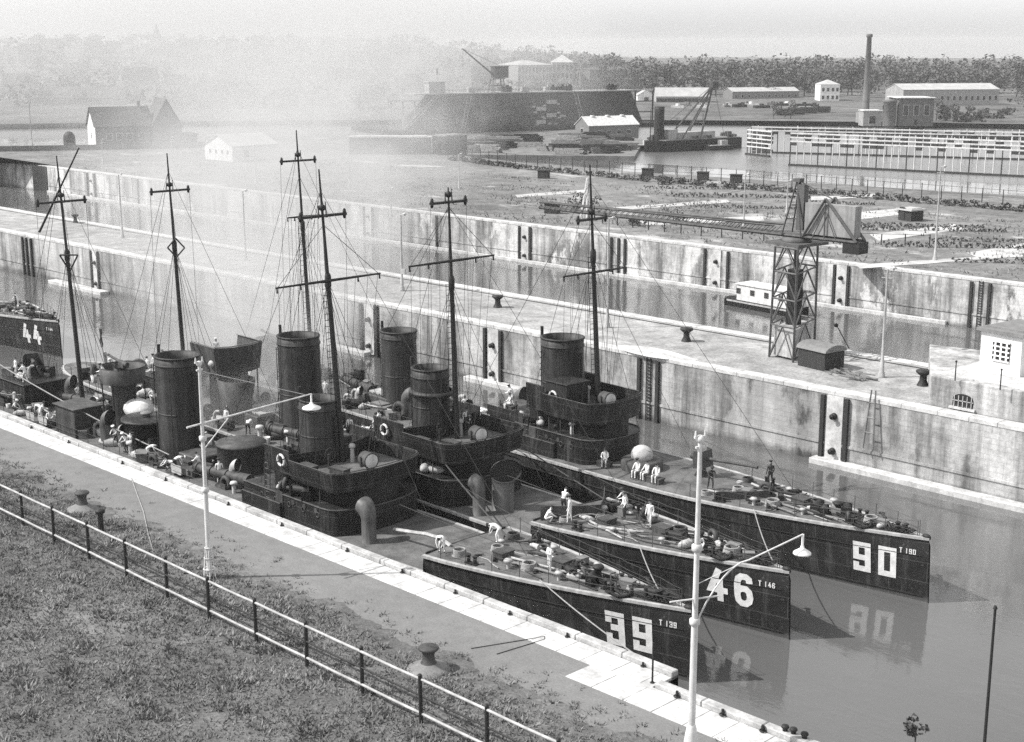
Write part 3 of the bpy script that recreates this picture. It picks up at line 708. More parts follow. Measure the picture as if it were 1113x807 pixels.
def lifebuoy(b, u, v, w, rz, label):
    mb = MB(); M = Matrix.Rotation(R(90), 3, 'X'); mb.torus((0, 0, 0), .36, .085, 22, 8, M)
    o = mb.build('lifebuoy', WHITED, None, b.world(u, v, w), b.a + rz); tag(o, label, 'lifebuoy', 'lifebuoys hung on the bridges')
    mb = MB()
    for k in range(4):
        a = k * PI / 2 + .4; mb.torus((.36 * math.cos(a), 0, .36 * math.sin(a)), .095, .03, 10, 5, Matrix.Rotation(-a, 3, 'Y') @ Matrix.Rotation(0, 3, 'X'))
    mb.build('rope_band', DARK, o)
def bridge(b, u, w, hb, hw, items=True, ln=12.0, plate=12.0):
    """u: front of the bridge; w: floor height"""
    mb = MB(); dk = b.D(u + 5); wl = w - 1.6
    mb.prism(roundpl(u + 3.0, u + plate, hb + .25, 2.0, 14), dk - .1, wl); mb.build('deckhouse', STEEL, b.t)
    d = MB(); ax = -(u + 11)                              # side plating with door, scuttles, rails
    for s in (-1, 1):
        d.box((-(u + 7.5), s * (hb + .27), dk + 1.05), (.75, .06, 1.75)); d.mi = 0
        for k in range(3): d.cyl((-(u + 3.6 + k * 1.2), s * (hb + .2), dk + 1.5), (-(u + 3.6 + k * 1.2), s * (hb + .3), dk + 1.5), .17, None, 12)
    d.build('side_door', STEELM, b.t)
    s_ = MB(); s_.prism([(-(u + ln + .5), -hb * .72), (-(u + 3.5), -hb * .72), (-(u + 1.6), -hb * .4), (-(u + 1.2), 0), (-(u + 1.6), hb * .4), (-(u + 3.5), hb * .72), (-(u + ln + .5), hb * .72)], wl, w - .05); s_.build('charthouse', HULLG, b.t)
    fl = MB(); fl.prism(roundpl(u + 2.4, u + ln, hb, 1.1, 16), w - .08, w); br = fl.build('bridge_floor', DECK, b.t)
    bl = MB(); pl = roundpl(u + 2.4, u + 6.5, hb, 1.1, 18); bl.wallstrip(pl, w - .45, w + hw, .06, .22); bl.build('bridge_bulwark', STEEL, b.t)
    for s in (-1, 1):
        wn = MB(); wn.wallstrip([(-(u + ln), s * hb), (-(u + 6.5), s * hb)] if s < 0 else [(-(u + 6.5), s * hb), (-(u + ln), s * hb)], w - .25, w + hw + .55, .06, .12); wn.build('wing_bulwark', STEEL, b.t)
    iw = MB(); iw.wallstrip([(-(u + 7), hb - .1), (-(u + 6.5), hb * .5), (-(u + 6.3), 0), (-(u + 6.5), -hb * .5), (-(u + 7), -hb + .1)][::-1], w, w + 1.1, .06, .15); iw.build('windbreak', STEEL, b.t)
    tr = MB(); pp_ = roundpl(u + 3.0, u + plate, hb + .25, 2.0, 14); tr.tube([(x, y, wl + .02) for x, y in pp_], .06, 6); tr.build('plating_rail', STEELM, b.t)
    for s in (-1, 1):
        for k in range(5):
            mb = MB(); xk = -(u + 3.4 + k * (plate - 4) / 5); mb.torus((xk, s * (hb + .27), dk + 1.25), .17, .035, 12, 5, Matrix.Rotation(R(90), 3, 'X')); mb.build('scuttle', STEELM, b.t)
        for k in range(6):
            xk = -(u + 3.8 + k * 1.2); mb = MB(); mb.cyl((xk, s * hb * .93, wl), (xk, s * hb * .93, w - .1), .05, .05, 6); mb.build('stanchion', STEELM, b.t)
        for k in range(7):
            xk = -(u + 4 + rng.uniform(0, 6)); i = rng.randrange(len(FIT)); piece(FIT[i], FITN[i], b.t, (xk, s * hb * rng.uniform(.78, .95), wl), (0, 0, rng.uniform(0, 6)), rng.uniform(.9, 1.5))
    mb = MB(); mb.box((-(u + plate - 2.2), -(hb + .32), dk + .55), (4.4, .3, 1.3)); mb.build('side_sponson', STEEL, b.t, bevel=.04)
    mb = MB()
    for q in (-.2, .2): mb.bar((-(u + ln - .4) + q, -(hb + .3), dk), (-(u + ln - .4) + q, -(hb + .1), w + .9), .05)
    for k in range(9): mb.bar((-(u + ln - .6), -(hb + .28), dk + .4 + k * .4), (-(u + ln - .2), -(hb + .28), dk + .4 + k * .4), .04)
    mb.build('bridge_ladder', STEELM, b.t)
    rl = MB()
    for s in (-1, 1): rl.tube([(-(u + ln), s * (hb + .1), w + hw + .6), (-(u + 6.5), s * (hb + .1), w + hw + .6)], .03, 5)
    rl.tube([(x * 1.0, y * 1.05, w + hw + .03) for x, y in pl], .035, 5); rl.build('bulwark_rail', STEELM, b.t)
    if items:
        searchlight(b, u + 2.6, -.2, w + 1.0, R(-8))
        piece(LOCK, 'deck_locker', b.t, P(u + 3.4, -1.9, w), (0, 0, .1)); piece(LOCK, 'deck_locker', b.t, P(u + 5.4, -hb + .6, w)); piece(LOCK, 'deck_locker', b.t, P(u + min(9.6, ln - 1), -hb + .55, w))
        mb = MB(); mb.cyl((0, 0, 0), (0, 0, 1.0), .16, .13, 10); mb.ball((0, 0, 1.1), (.24, .24, .2)); mb.build('binnacle', LIGHTG, b.t, P(u + 5.6, .9, w))
        mb = MB(); mb.cyl((0, 0, 0), (0, 0, 1.0), .1, .1, 8); mb.torus((.14, 0, 1.0), .42, .035, 20, 5, Matrix.Rotation(R(80), 3, 'Y'))
        for k in range(6): a = k * PI / 3; mb.cyl((.14, 0, 1), (.14, .42 * math.cos(a), 1 + .42 * math.sin(a)), .02, None, 4)
        mb.build('steering_wheel', WOODD, b.t, P(u + 5.4, -1.2, w)); mb = MB(); mb.box((0, 0, .55), (.8, 1.2, 1.1)); mb.box((0, 0, 1.13), (.9, 1.3, .06)); mb.build('chart_table', STEELM, b.t, P(u + ln - 1.2, 1.9, w), 0, .02)
def gun(b, u, v, w, rz, shield=True, ln=3.2):
    mb = MB(); mb.lathe((0, 0, 0), [(.6, 0), (.5, .15), (.3, .5), (.28, .95), (.4, 1.05), (.02, 1.1)], 14); t = mb.build('deck_gun', DARK, b.t, P(u, v, w), rz)
    mb = MB(); mb.cyl((-.9, 0, 1.35), (.3, 0, 1.4), .2, .19, 12); mb.cyl((.3, 0, 1.4), (ln, 0, 1.62), .13, .085, 12); mb.cyl((ln - .2, 0, 1.605), (ln, 0, 1.62), .11, .11, 12); mb.box((-.2, 0, 1.2), (.9, .5, .3)); mb.build('barrel', STEELM, t)
    if shield:
        mb = MB(); mb.wallstrip([(-.1, -.95), (.5, -.6), (.55, .6), (-.1, .95)], .8, 2.0, .05, -.15); mb.build('gun_shield', STEELM, t)
    mb = MB(); mb.cyl((-.1, .35, 1.2), (-.1, .75, 1.2), .03, None, 5); mb.torus((-.1, .75, 1.2), .2, .025, 14, 5, Matrix.Rotation(R(90), 3, 'X')); mb.build('handwheel', STEELM, t)
def torp(b, u, v, w, rz):
    mb = MB(); mb.lathe((0, 0, 0), [(.75, 0), (.75, .2), (.4, .3), (.4, .6)], 14); t = mb.build('torpedo_tube', DARK, b.t, P(u, v, w), rz)
    mb = MB(); mb.cyl((-2.9, 0, .95), (1.6, 0, .95), .36, .36, 16); mb.cyl((1.6, 0, .95), (2.6, 0, .95), .42, .46, 16)
    for x in (-2.85, -1.4, .2, 1.55): mb.cyl((x, 0, .95), (x + .16, 0, .95), .43, .43, 16)
    mb.box((-1.9, 0, 1.36), (1.2, .25, .2)); mb.build('tube_barrel', STEELM, t)
    mb = MB(); mb.cyl((-3.3, 0, .95), (-2.9, 0, .95), .2, .37, 14); mb.build('tube_door', DARK, t)
def rails(b, u0, u1, step, side, name='railing'):
    mb = MB(); us = []; u = u0
    while u <= u1: us.append(u); u += step
    pts = [(u, side * (bd(u) - .22), b.D(u)) for u in us]
    for u, y, z in pts: mb.cyl(P(u, y, z), P(u, y, z + 1.02), .024, .02, 5)
    for h in (.98, .55):
        for p, q in zip(pts[:-1], pts[1:]): mb.tube(sag(P(p[0], p[1], p[2] + h), P(q[0], q[1], q[2] + h), .04, 3), .012, 4)
    mb.build(name, STEELM, b.t)
def foredeck(b, u1, rng, coils, who):
    for u, v in ((2.0, .35), (2.0, -.35), (5.2, 1.1), (5.2, -1.1), (u1 - 2.5, 2.7), (u1 - 2.5, -2.7)): piece(BITT, 'bitt', b.t, P(u, v * min(1, bd(u) / 2.4), b.D(u) + .05), (0, 0, rng.uniform(-.2, .2)))
    piece(CAPST, 'capstan', b.t, P(6.6, 0, b.D(6.6) + .1)); piece(HATCH, 'hatch', b.t, P(9.6, .2, b.D(9.6) + .1)); piece(HATCH, 'hatch', b.t, P(13.2, -.9, b.D(13) + .1), (0, 0, 1.57))
    for u, v in ((7.8, 1.3), (8.3, -1.4), (11.6, 1.7), (11.8, -1.9), (u1 - 1.6, .6)): piece(MUSH, 'mushroom_vent', b.t, P(u, v, b.D(u) + .06), s=rng.uniform(.8, 1.15))
    for s in (-1, 1):                        # anchor cables and anchors
        mb = MB()
        pts = [P(1.2, s * .25, b.D(1) + .2), P(3, s * .5, b.D(3) + .16), P(5.5, s * .55, b.D(5) + .2), P(6.5, s * .3, b.D(6) + .3)]
        for p, q in zip(pts[:-1], pts[1:]):
            for k in range(14):
                c = Vector(p).lerp(Vector(q), k / 14); mb.torus(c, .09, .03, 8, 4, Matrix.Rotation(R(90) * (k % 2), 3, 'X'))
        mb.build('anchor_cable', DARK, b.t)
    for s in (-1, 1):
        mb = MB(); mb.cyl((-.9, 0, .1), (.7, 0, .14), .09, .08, 8); mb.cyl((.5, -.6, .15), (.5, .6, .15), .06, .05, 8); mb.tube([(-.35, -.75, .3), (-.8, -.35, .12), (-.9, 0, .1), (-.8, .35, .12), (-.35, .75, .3)], .1, 8); mb.box((-.35, -.75, .3), (.35, .2, .08)); mb.box((-.35, .75, .3), (.35, .2, .08)); mb.torus((.78, 0, .14), .13, .035, 10, 5)
        mb.build('anchor', DARK, b.t, P(4.6, s * min(1.0, bd(4.6) - .7), b.D(4.6) + .06), R(175) + s * .25)
    for k in range(9):                       # spars and planks lashed along the deck
        u = rng.uniform(7, u1 - 2); v = rng.choice((-1, 1)) * rng.uniform(.3, .8) * (bd(u) - .5); l = rng.uniform(1.2, 3.0); a = rng.uniform(-.3, .3); z = b.D(u) + .16; mb = MB()
        mb.cyl(P(u + l, v - a * l, z), P(u - l, v + a * l, z + rng.uniform(-.02, .3)), .09, .06, 7); mb.build('lashed_spar', (WOOD, WOODD, LIGHTG)[k % 3], b.t)
    for k in range(22):
        u = rng.uniform(2.5, u1 - 1); v = rng.uniform(-.8, .8) * max(.2, bd(u) - .6); i = (0, 2, 3, 6, 8, 0, 8, 2, 3, 4)[k % 10]; piece(FIT[i], FITN[i], b.t, P(u, v, b.D(u) + .06), (0, 0, rng.uniform(0, 6)), rng.uniform(.7, 1.25))
    for k in range(16):                      # ropes led along and across the deck
        u = rng.uniform(3, u1 - 2); v = rng.uniform(-.8, .8) * max(.2, bd(u) - .5); p = [Vector((u, v))]; a = rng.uniform(-.5, .5) + (PI if rng.random() < .5 else 0)
        for j in range(7):
            a += rng.uniform(-.5, .5); q = p[-1] + Vector((math.cos(a), math.sin(a))) * rng.uniform(.5, 1.1)
            if not 2 < q.x < u1 or abs(q.y) > bd(q.x) - .35: break
            p.append(q)
        if len(p) < 3: continue
        mb = MB(); lift = rng.choice((0, 0, .35)); mb.tube([P(q.x, q.y, b.D(q.x) + .14 + lift * math.sin(PI * i / (len(p) - 1))) for i, q in enumerate(p)], rng.uniform(.03, .055), 5); mb.build('deck_rope', (ROPE, ROPED, ROPED)[k % 3], b.t)
    for s in (-1, 1):                        # guy wires from the stem to the bridge
        mb = MB(); mb.tube(sag(P(1.0, s * .3, b.D(1) + .4), P(u1 + 4, s * 2.6, b.D(10) + 2.0), .25), .018, 5); mb.build('guy_wire', ROPED, b.t)
    for k in range(2):                       # rolled awnings
        cv = MB()
        u = rng.uniform(7, u1 - 1); v = rng.uniform(-.7, .7) * (bd(u) - .8); c = P(u, v, b.D(u) + .28); cv.ball(c, (rng.uniform(.5, .9), rng.uniform(.18, .26), .15), 9, 5)
        cv.build('canvas_roll', CANVAS, b.t)
    if coils:
        for k, (u, v) in enumerate(coils):
            o = bpy.data.objects.new('rope_coil', COIL if k % 2 == 0 else COILD); col.objects.link(o); o.location = b.world(u, v, b.D(u) + .04); o.rotation_euler.z = k
            s = rng.uniform(.85, 1.4); o.scale = (s, s, s * .8)
            tag(o, ('pale' if k % 2 == 0 else 'black') + ' rope coil on the foredeck of ' + who, 'rope coil', ('pale' if k % 2 == 0 else 'tarred') + ' rope coils on the foredeck of ' + who)
def midships(b, rng):
    for u, v, h in ((39.5, -1.8, 1.7), (40.5, 1.9, 1.7), (45, 2.2, 1.4), (54.5, -2.1, 1.5), (55.5, 2.1, 1.6), (71.5, 1.0, 1.2)): piece(COWLS, 'ventilator', b.t, P(u, v, 2.4), (0, 0, rng.uniform(-.6, .6)), h / 1.5)
    for u, v in ((41.5, .4), (46, -1.3), (56.6, .2), (74, .3)): piece(HATCH, 'hatch', b.t, P(u, v, 2.45), (0, 0, 0), (1.8, 1.7, 1.4))
    for u, v in ((43.7, -2.7), (47.5, 2.6), (53.6, 2.8), (60, -2.6), (66, 2.4), (70, -2.0)): piece(LOCK, 'deck_locker', b.t, P(u, v, 2.45), (0, 0, rng.uniform(-.1, .1)))
    for u, v in ((44.5, -3.3), (44.5, 3.3), (65, -2.9), (65, 2.9), (77, -1.2), (77, 1.2)): piece(BITT, 'bitt', b.t, P(u, v, 2.4))
    mb = MB()                                # engine room casing
    mb.prism([(-46.9, -1.7), (-44.3, -1.7), (-44.3, 1.7), (-46.9, 1.7)], 2.3, 3.5); mb.build('engine_casing', STEELM, b.t, bevel=.08); mb = MB(); mb.prism([(-54.5, -1.5), (-51.2, -1.5), (-51.2, 1.5), (-54.5, 1.5)], 2.3, 3.6); mb.build('engine_casing', STEELM, b.t, bevel=.08)
    mb = MB()
    for k in range(4): mb.box((-51.7 - k * .75, 0, 3.7), (.6, 2.2, .12), 0, ('Y', .12))
    mb.build('skylight', LIGHTG, b.t)
    for k in range(88):
        u = rng.uniform(37, 82); v = rng.choice((-1, 1)) * rng.uniform(.45, .95) * (bd(u) - .45); i = k % len(FIT)
        piece(FIT[i], FITN[i], b.t, P(u, v, 2.42), (0, 0, rng.uniform(0, 6)), rng.uniform(1.1, 2.1))
    for k in range(8):
        u = rng.uniform(40, 78); v = rng.uniform(-.7, .7) * (bd(u) - .5); l = rng.uniform(1.5, 4); mb = MB(); mb.cyl(P(u, v, 3.1), P(u + l, v + rng.uniform(-.6, .6), 3.0 + rng.uniform(0, .9)), .08, .06, 7); mb.build('lashed_spar', (WOOD, LIGHTG)[k % 2], b.t)
    for k in range(5):                       # canvas hung over the rails to air
        u = rng.uniform(40, 78); s = rng.choice((-1, 1)); z = b.D(u); n = 6; vs = []
        for i in range(n + 1):
            for j in range(4): vs.append(P(u + i * .22, s * (bd(u) - .25) + .05 * math.sin(i * 1.7 + j), z + 1.0 - j * .22))
        mb = MB()
        for th_ in (0, .03): mb.add([(x, y + th_, z_) for x, y, z_ in vs], [(i * 4 + j, (i + 1) * 4 + j, (i + 1) * 4 + j + 1, i * 4 + j + 1) for i in range(n) for j in range(3)], True)
        mb.build('hanging_canvas', CANVAS, b.t)
    # round gun tub on a deckhouse
def tub(b, u, v, w0, w1, w2, r, open_gun=True, m=STEEL):
    mb = MB(); mb.lathe((0, 0, 0), [(r * .55, w0), (r * .55, w1 - .5), (r * .95, w1), (.02, w1)], 22); t = mb.build('gun_platform', m, b.t, P(u, v, 0))
    mb = MB(); mb.lathe((0, 0, 0), [(r * .97, w1 - .15), (r * 1.05, w2), (r * .98, w2), (r * .9, w1 + .02)], 26); mb.build('platform_bulwark', m, t)
    mb = MB(); mb.torus((0, 0, w2 + .03), r * 1.03, .04, 26, 5)
    for k in range(6): a = k * PI / 3; mb.cyl((r * .95 * math.cos(a), r * .95 * math.sin(a), w1), (r * .9 * math.cos(a), r * .9 * math.sin(a), w0), .06, None, 6)
    mb.build('platform_rail', DARK, t)
    if open_gun: gun(b, u, v, w1, R(175), False, 2.6)

def aft_bridge(b, u, w0, w1, w2, hw, hl):
    mb = MB(); mb.prism([(-u - hl * .6, -hw * .55), (-u + hl * .6, -hw * .55), (-u + hl * .85, 0), (-u + hl * .6, hw * .55), (-u - hl * .6, hw * .55)], w0, w1 - .1); mb.build('after_house', HULLG, b.t)
    pl = [(-u - hl, -hw), (-u + hl * .8, -hw), (-u + hl * 1.1, -hw * .45), (-u + hl * 1.1, hw * .45), (-u + hl * .8, hw), (-u - hl, hw)]
    mb = MB(); mb.prism(pl, w1 - .1, w1); mb.build('platform_floor', DECK, b.t)
    mb = MB(); mb.wallstrip(pl, w1 - .5, w2, .07, .3); o = mb.build('platform_bulwark', STEELM, b.t)
    mb = MB(); mb.tube([(x, y * 1.06, w2 + .04) for x, y in pl], .05, 6); mb.build('platform_rail', MIDG, b.t)
    for k in range(12):
        i = rng.randrange(len(FIT)); piece(FIT[i], FITN[i], b.t, (-u + rng.uniform(-.8, .8) * hl, rng.uniform(-.8, .8) * hw, w1), (0, 0, k), rng.uniform(1.2, 2.2))
    for s in (-1, 1):
        for x in (-u - hl * .9, -u + hl * .7): mb = MB(); mb.cyl((x, s * hw * .93, w0), (x, s * hw * .93, w1), .07, None, 6); mb.build('stanchion', STEELM, b.t)
# ------------------------------------------------------------------ the boats of the photograph
rng = random.Random(11)
b39 = Boat('torpedo_boat', -43.0, 56.4, .0, 'black torpedo boat nearest the quay with 39 on its bow', 17.3)
b46 = Boat('torpedo_boat', -42.6, 64.8, .025, 'black torpedo boat lying in the middle with 46 on its bow', 17.3)
b90 = Boat('torpedo_boat', -39.8, 75.4, .04, 'black torpedo boat farthest from the quay with 90 on its bow', 38.0)
b44 = Boat('torpedo_boat', -141.2, 72.2, .05, 'torpedo boat bow with 44 coming up behind at the left edge', 17.3)
hull(b39, '39', 'T 139', 4.85, 2.0, 1.1, 1.72); hull(b46, '46', 'T 146', 4.8, 2.05, 1.4, 1.72); hull(b90, '90', 'T 190', 4.5, 1.95, 1.15, 1.68); hull(b44, '44', 'T 144', 6.0, 2.2, 1.1, 1.9)
for b, s in ((b39, 1), (b46, 1), (b90, 1), (b44, 1)):
    foredeck(b, 16.5, rng, [(4.2, .1), (8.8, .9), (10.8, -1.2), (12.4, 1.6), (14.4, -.2), (15.4, 2.1), (15.6, -2.2)], {b39: 'the boat nearest the quay', b46: 'the middle boat', b90: 'the boat farthest from the quay', b44: 'the left edge boat'}[b])
    rails(b, .8, 16.5, 1.9, -1); rails(b, .8, 16.5, 1.9, 1)
    midships(b, rng)
for b in (b39, b46, b90): rails(b, 40, 78, 2.0, 1); rails(b, 40, 78, 2.4, -1)
# boat 39
bridge(b39, 23.8, 5.85, 3.5, .85, True, 9.2, 11.6)
funnel(b39, 31.5, 0, 5.6, 10.0, 1.32, FUN, .98); funnel(b39, 48.9, 0, 2.4, 10.3, 1.62, FUN, 1.0)
mast(b39, 29.9, .5, 5.6, 25.2, 1.7, [(18.0, 4.3)], [(22.2, 1.9)], None, None, True)
mast(b39, 64.0, 0, 2.4, 24.3, 1.7, [], [(20.6, 2.2)], (15.9, 3), ((-3.6, -1.0, 18.0), (.6, .8, 25.0)))
tub(b39, 57.8, .3, 2.4, 6.9, 8.0, 1.75, True, STEELM)
mb = MB(); mb.lathe((0, 0, 0), [(1.7, 2.4), (1.7, 4.6), (2.0, 4.66), (2.0, 4.8), (1.9, 4.86), (.02, 4.95)], 24); mb.build('round_deckhouse', STEEL, b39.t, P(53.0, -.6, 0)); mb = MB(); mb.ball((0, 0, .35), (1.5, 1.1, .85), 14, 8); mb.build('canvas_cover', WHITED, b39.t, P(56.0, .5, 4.4)); mb = MB(); mb.box((0, 0, .9), (2.2, 1.8, 1.9)); mb.build('cover_base', STEEL, b39.t, P(56.0, .5, 2.4)); tb = MB(); tb.lathe((0, 0, 0), [(.3, 4.9), (.3, 5.1), (.5, 5.15), (.45, 5.25), (.02, 5.3)], 12); tb.build('roof_vent', MIDG, b39.t, P(53.0, -.6, 0))
torp(b39, 40.0, -2.2, 2.4, R(8)); torp(b39, 44, 2.2, 2.4, R(-4)); torp(b39, 68.4, 1.2, 2.4, R(14))
mb = MB(); mb.lathe((0, 0, 0), [(1.75, 2.4), (1.75, 4.6), (1.85, 4.65), (1.85, 4.8), (.02, 4.85)], 26); mb.build('round_platform', STEELM, b39.t, P(42.0, .6, 0))
mb = MB(); mb.box((-60.6, -2.3, 3.6), (3.2, 2.4, 2.3)); mb.box((-60.6, -2.3, 4.82), (3.5, 2.7, .12)); mb.build('deck_cabin', STEELM, b39.t, bevel=.03)
piece(COWL, 'ventilator', b39.t, P(23.5, -2.6, 2.3), (0, 0, R(172)), .76)
piece(COWL, 'ventilator', b39.t, P(55.6, -2.7, 2.3), (0, 0, R(20)), .75)
for bb_, uu, hl_, hw_, top_ in ((b39, 72.6, 2.6, 2.2, 4.7), (b46, 67.2, 1.8, 1.9, 4.3)):
    mb = MB(); mb.box((-uu, 0, (2.3 + top_) / 2), (hl_ * 2, hw_ * 2, top_ - 2.3)); mb.box((-uu, 0, top_ + .04), (hl_ * 2 + .3, hw_ * 2 + .3, .1)); mb.build('stern_deckhouse', STEEL, bb_.t, bevel=.04)
    mb = MB()
    for sx in (-1, 0, 1):
        for sy in (-1, 1): mb.cyl((-uu + sx * hl_, sy * hw_, top_), (-uu + sx * hl_, sy * hw_, top_ + 1.0), .03, None, 5)
    for sy in (-1, 1): mb.cyl((-uu - hl_, sy * hw_, top_ + 1), (-uu + hl_, sy * hw_, top_ + 1), .025, None, 5)
    mb.build('deckhouse_rail', STEELM, bb_.t); gun(bb_, uu, 0, top_ + .08, R(165), True, 2.6)
    piece(COWL, 'ventilator', bb_.t, P(uu - hl_ - 1.0, 1.4, 2.4), (0, 0, R(30)), .7)
    for k in range(8): i = rng.randrange(len(FIT)); piece(FIT[i], FITN[i], bb_.t, P(uu + rng.uniform(-.8, .8) * hl_, rng.uniform(-.8, .8) * hw_, top_ + .08), (0, 0, k), 1.4)
# boat 46
bridge(b46, 23.4, 6.0, 3.5, .95, True, 9.8, 11.8)
funnel(b46, 31.0, 0, 5.8, 10.8, 1.25, FUN, 1.0); mb = MB(); mb.lathe((0, 0, 0), [(1.28 * 1.1, 8.9), (1.28 * 1.25, 9.0), (1.28 * 1.25, 9.15), (1.28 * 1.05, 9.25)], 24, 1.12); mb.build('funnel_collar', FUN, b46.t, P(31.0, 0, 0))
funnel(b46, 47.0, 0, 2.4, 10.8, 1.6, FUN, 1.0)
mast(b46, 28.7, .3, 5.8, 23.6, .7, [(18.6, 3.9)], [(22.6, 1.6)], None, None, True)
mast(b46, 64.6, 0, 2.4, 24.0, 1.2, [], [(20.8, 1.9)], (15.9, 4))
aft_bridge(b46, 57.6, 2.4, 6.9, 8.7, 2.1, 2.0)
mb = MB(); mb.lathe((0, 0, 0), [(1.15, 2.4), (1.25, 4.5), (1.55, 6.2), (1.4, 6.2), (1.2, 4.2), (.02, 4.2)], 10, 1.2); mb.build('ash_chute', STEELM, b46.t, P(54.6, -1.2, 0))
torp(b46, 41.0, 2.0, 2.4, R(-8)); torp(b46, 45.6, -1.6, 2.4, R(10)); torp(b46, 50.2, 2.0, 2.4, R(-6)); gun(b46, 73.8, 0, 2.4, R(180))
piece(COWL, 'ventilator', b46.t, P(22.6, -1.0, 2.4), (0, 0, R(-25)), (1.0, 1.25, .92)); piece(COWL, 'ventilator', b46.t, P(22.9, -2.9, 2.4), (0, 0, R(185)), .7)
mb = MB(); mb.wallstrip([(-17.0, -3.0), (-15.4, -1.2), (-14.6, 0), (-15.4, 1.2), (-17.0, 3.0)], 3.6, 4.55, .06); mb.build('breakwater', STEELM, b46.t)
# boat 90: long forecastle that carries the bridge
bridge(b90, 24.1, 6.9, 2.75, 1.1, True, ln=8.4, plate=9.4)
mb = MB(); mb.prism([(-36.6, -2.8), (-33.8, -2.8), (-33.8, 2.8), (-36.6, 2.8)], 3.4, 5.4); mb.build('after_deckhouse', HULLG, b90.t)
mb = MB(); mb.wallstrip([(-36.8, -2.9), (-32.8, -2.9)], 5.3, 6.1, .06); mb.build('wing_bulwark', STEEL, b90.t); mb = MB(); mb.wallstrip([(-32.8, 2.9), (-36.8, 2.9)], 5.5, 6.3, .06); mb.build('wing_bulwark', STEEL, b90.t)
mb = MB(); mb.box((-29.6, -1.4, 7.9), (2.2, 2.2, 2.0)); mb.box((-29.6, -1.4, 8.95), (2.4, 2.4, .1)); mb.build('upper_charthouse', HULLG, b90.t, bevel=.03)
funnel(b90, 31.6, .3, 5.5, 11.7, 1.5, FUN, 1.03); funnel(b90, 51.2, 0, 2.4, 9.4, 1.45, FUN, 1.05)
mast(b90, 27.9, .2, 6.9, 24.7, 1.2, [(17.0, 3.3)], [(20.8, 1.5)], None, None, True)
mast(b90, 64.3, 0, 2.4, 25.6, 1.4, [(17.9, 1.7)], [(22.9, 1.9)], None, None, True)
gun(b90, 18.6, 1.0, 3.55, R(4), True, 4.6); gun(b90, 74, 0, 2.4, R(176))
mb = MB(); mb.ball((0, 0, .4), (.85, .75, .68), 14, 8); mb.build('canvas_cover', CANVAS, b90.t, P(22.8, -.6, 4.2)); mb = MB(); mb.lathe((0, 0, 0), [(1.5, 0), (1.5, .7), (1.35, .8), (.02, .85)], 20); mb.build('gun_base', STEELM, b90.t, P(22.8, -.6, 3.5))
mb = MB()
for k in range(9):
    for j in range(2): mb.cyl((-.9 + .22 * k, -.9 + j * 1.0, 0), (-.9 + .22 * k, 0 + j * 1.0 - .05, 0), .1, None, 8)
for z in (-.15, .18): mb.box((0, 0, z), (2.2, 2.0, .06))
for x in (-1, 1):
    for y in (-.9, .9): mb.cyl((x, y, -2.6), (x, y, .4), .05, None, 6)
mb.build('liferaft_rack', STEELM, b90.t, P(37.6, 1.0, 5.2))
torp(b90, 43, -1.2, 2.4, R(10)); torp(b90, 58, .6, 2.4, R(-10)); tub(b90, 70.5, 0, 2.4, 4.6, 5.7, 1.9)
piece(COWL, 'ventilator', b90.t, P(38.9, 2.4, 3.0), (0, 0, R(10)), .8); piece(COWL, 'ventilator', b90.t, P(48.2, -1.8, 2.4), (0, 0, R(30)), .7)
mb = MB(); mb.wallstrip([(-14.2, -2.8), (-12.6, -1.0), (-12.0, 0), (-12.6, 1.0), (-14.2, 2.8)], 3.6, 4.3, .06); mb.build('breakwater', STEELM, b90.t)
for b, u, v, w_, lab in ((b39, 31.0, -3.75, 6.6, 'white lifebuoy on the bridge side of boat 39'), (b46, 31.8, -3.75, 6.8, 'white lifebuoy on the bridge side of boat 46'), (b90, 29.9, -2.56, 7.9, 'white lifebuoy beside the front funnel of boat 90'), (b46, 59.6, -1.6, 5.4, 'white lifebuoy under the high gun platform of boat 46')):
    lifebuoy(b, u, v, w_, 0, lab)
# boats carried on deck and lying about
def dinghy(name, label, c, ln, bm, rz, m, inner):
    t = thing(name, label, 'rowing boat', c, rz); mb = MB(); us = [i / 10 for i in range(11)]; vs = []
    for q in us:
        hb = bm / 2 * max(.03, (1 - (2 * abs(q - .45) / 1.1) ** 2.4)); sh = .55 + .25 * (2 * q - 1) ** 2
        vs += [((q - .5) * ln, -hb, sh), ((q - .5) * ln, -hb * .75, sh * .4), ((q - .5) * ln, 0, .05), ((q - .5) * ln, hb * .75, sh * .4), ((q - .5) * ln, hb, sh)]
    mb.add(vs, [(i * 5 + j, (i + 1) * 5 + j, (i + 1) * 5 + j + 1, i * 5 + j + 1) for i in range(10) for j in range(4)], True); mb.build('hull', m, t)
    g = MB(); g.tube([vs[i * 5] for i in range(11)], .05, 5); g.tube([vs[i * 5 + 4] for i in range(11)], .05, 5); g.build('gunwale', WOOD, t)
    th = MB()
    for q in (.3, .5, .7): th.box(((q - .5) * ln, 0, .42), (.28, bm * .82, .05))
    th.build('thwart', inner, t); oar = MB()
    for s in (-1, 1): oar.cyl((-ln * .3, s * .25, .5), (ln * .36, s * .3, .55), .035, .03, 6); oar.box((ln * .38, s * .3, .55), (.6, .14, .03))
    oar.build('oar', WOOD, t)
p = b39.world(73.5, -1.9, 3.1); dinghy('rowing_boat', 'pale open rowing boat lying at the left edge by the quay', p, 6.5, 1.9, b39.a, LIGHTG, WOOD)
p = b39.world(66.4, 2.0, 2.9); dinghy('rowing_boat', 'pale rowing boat stowed beside the after mast of boat 39', p, 5.6, 1.6, b39.a, WHITED, WOOD)
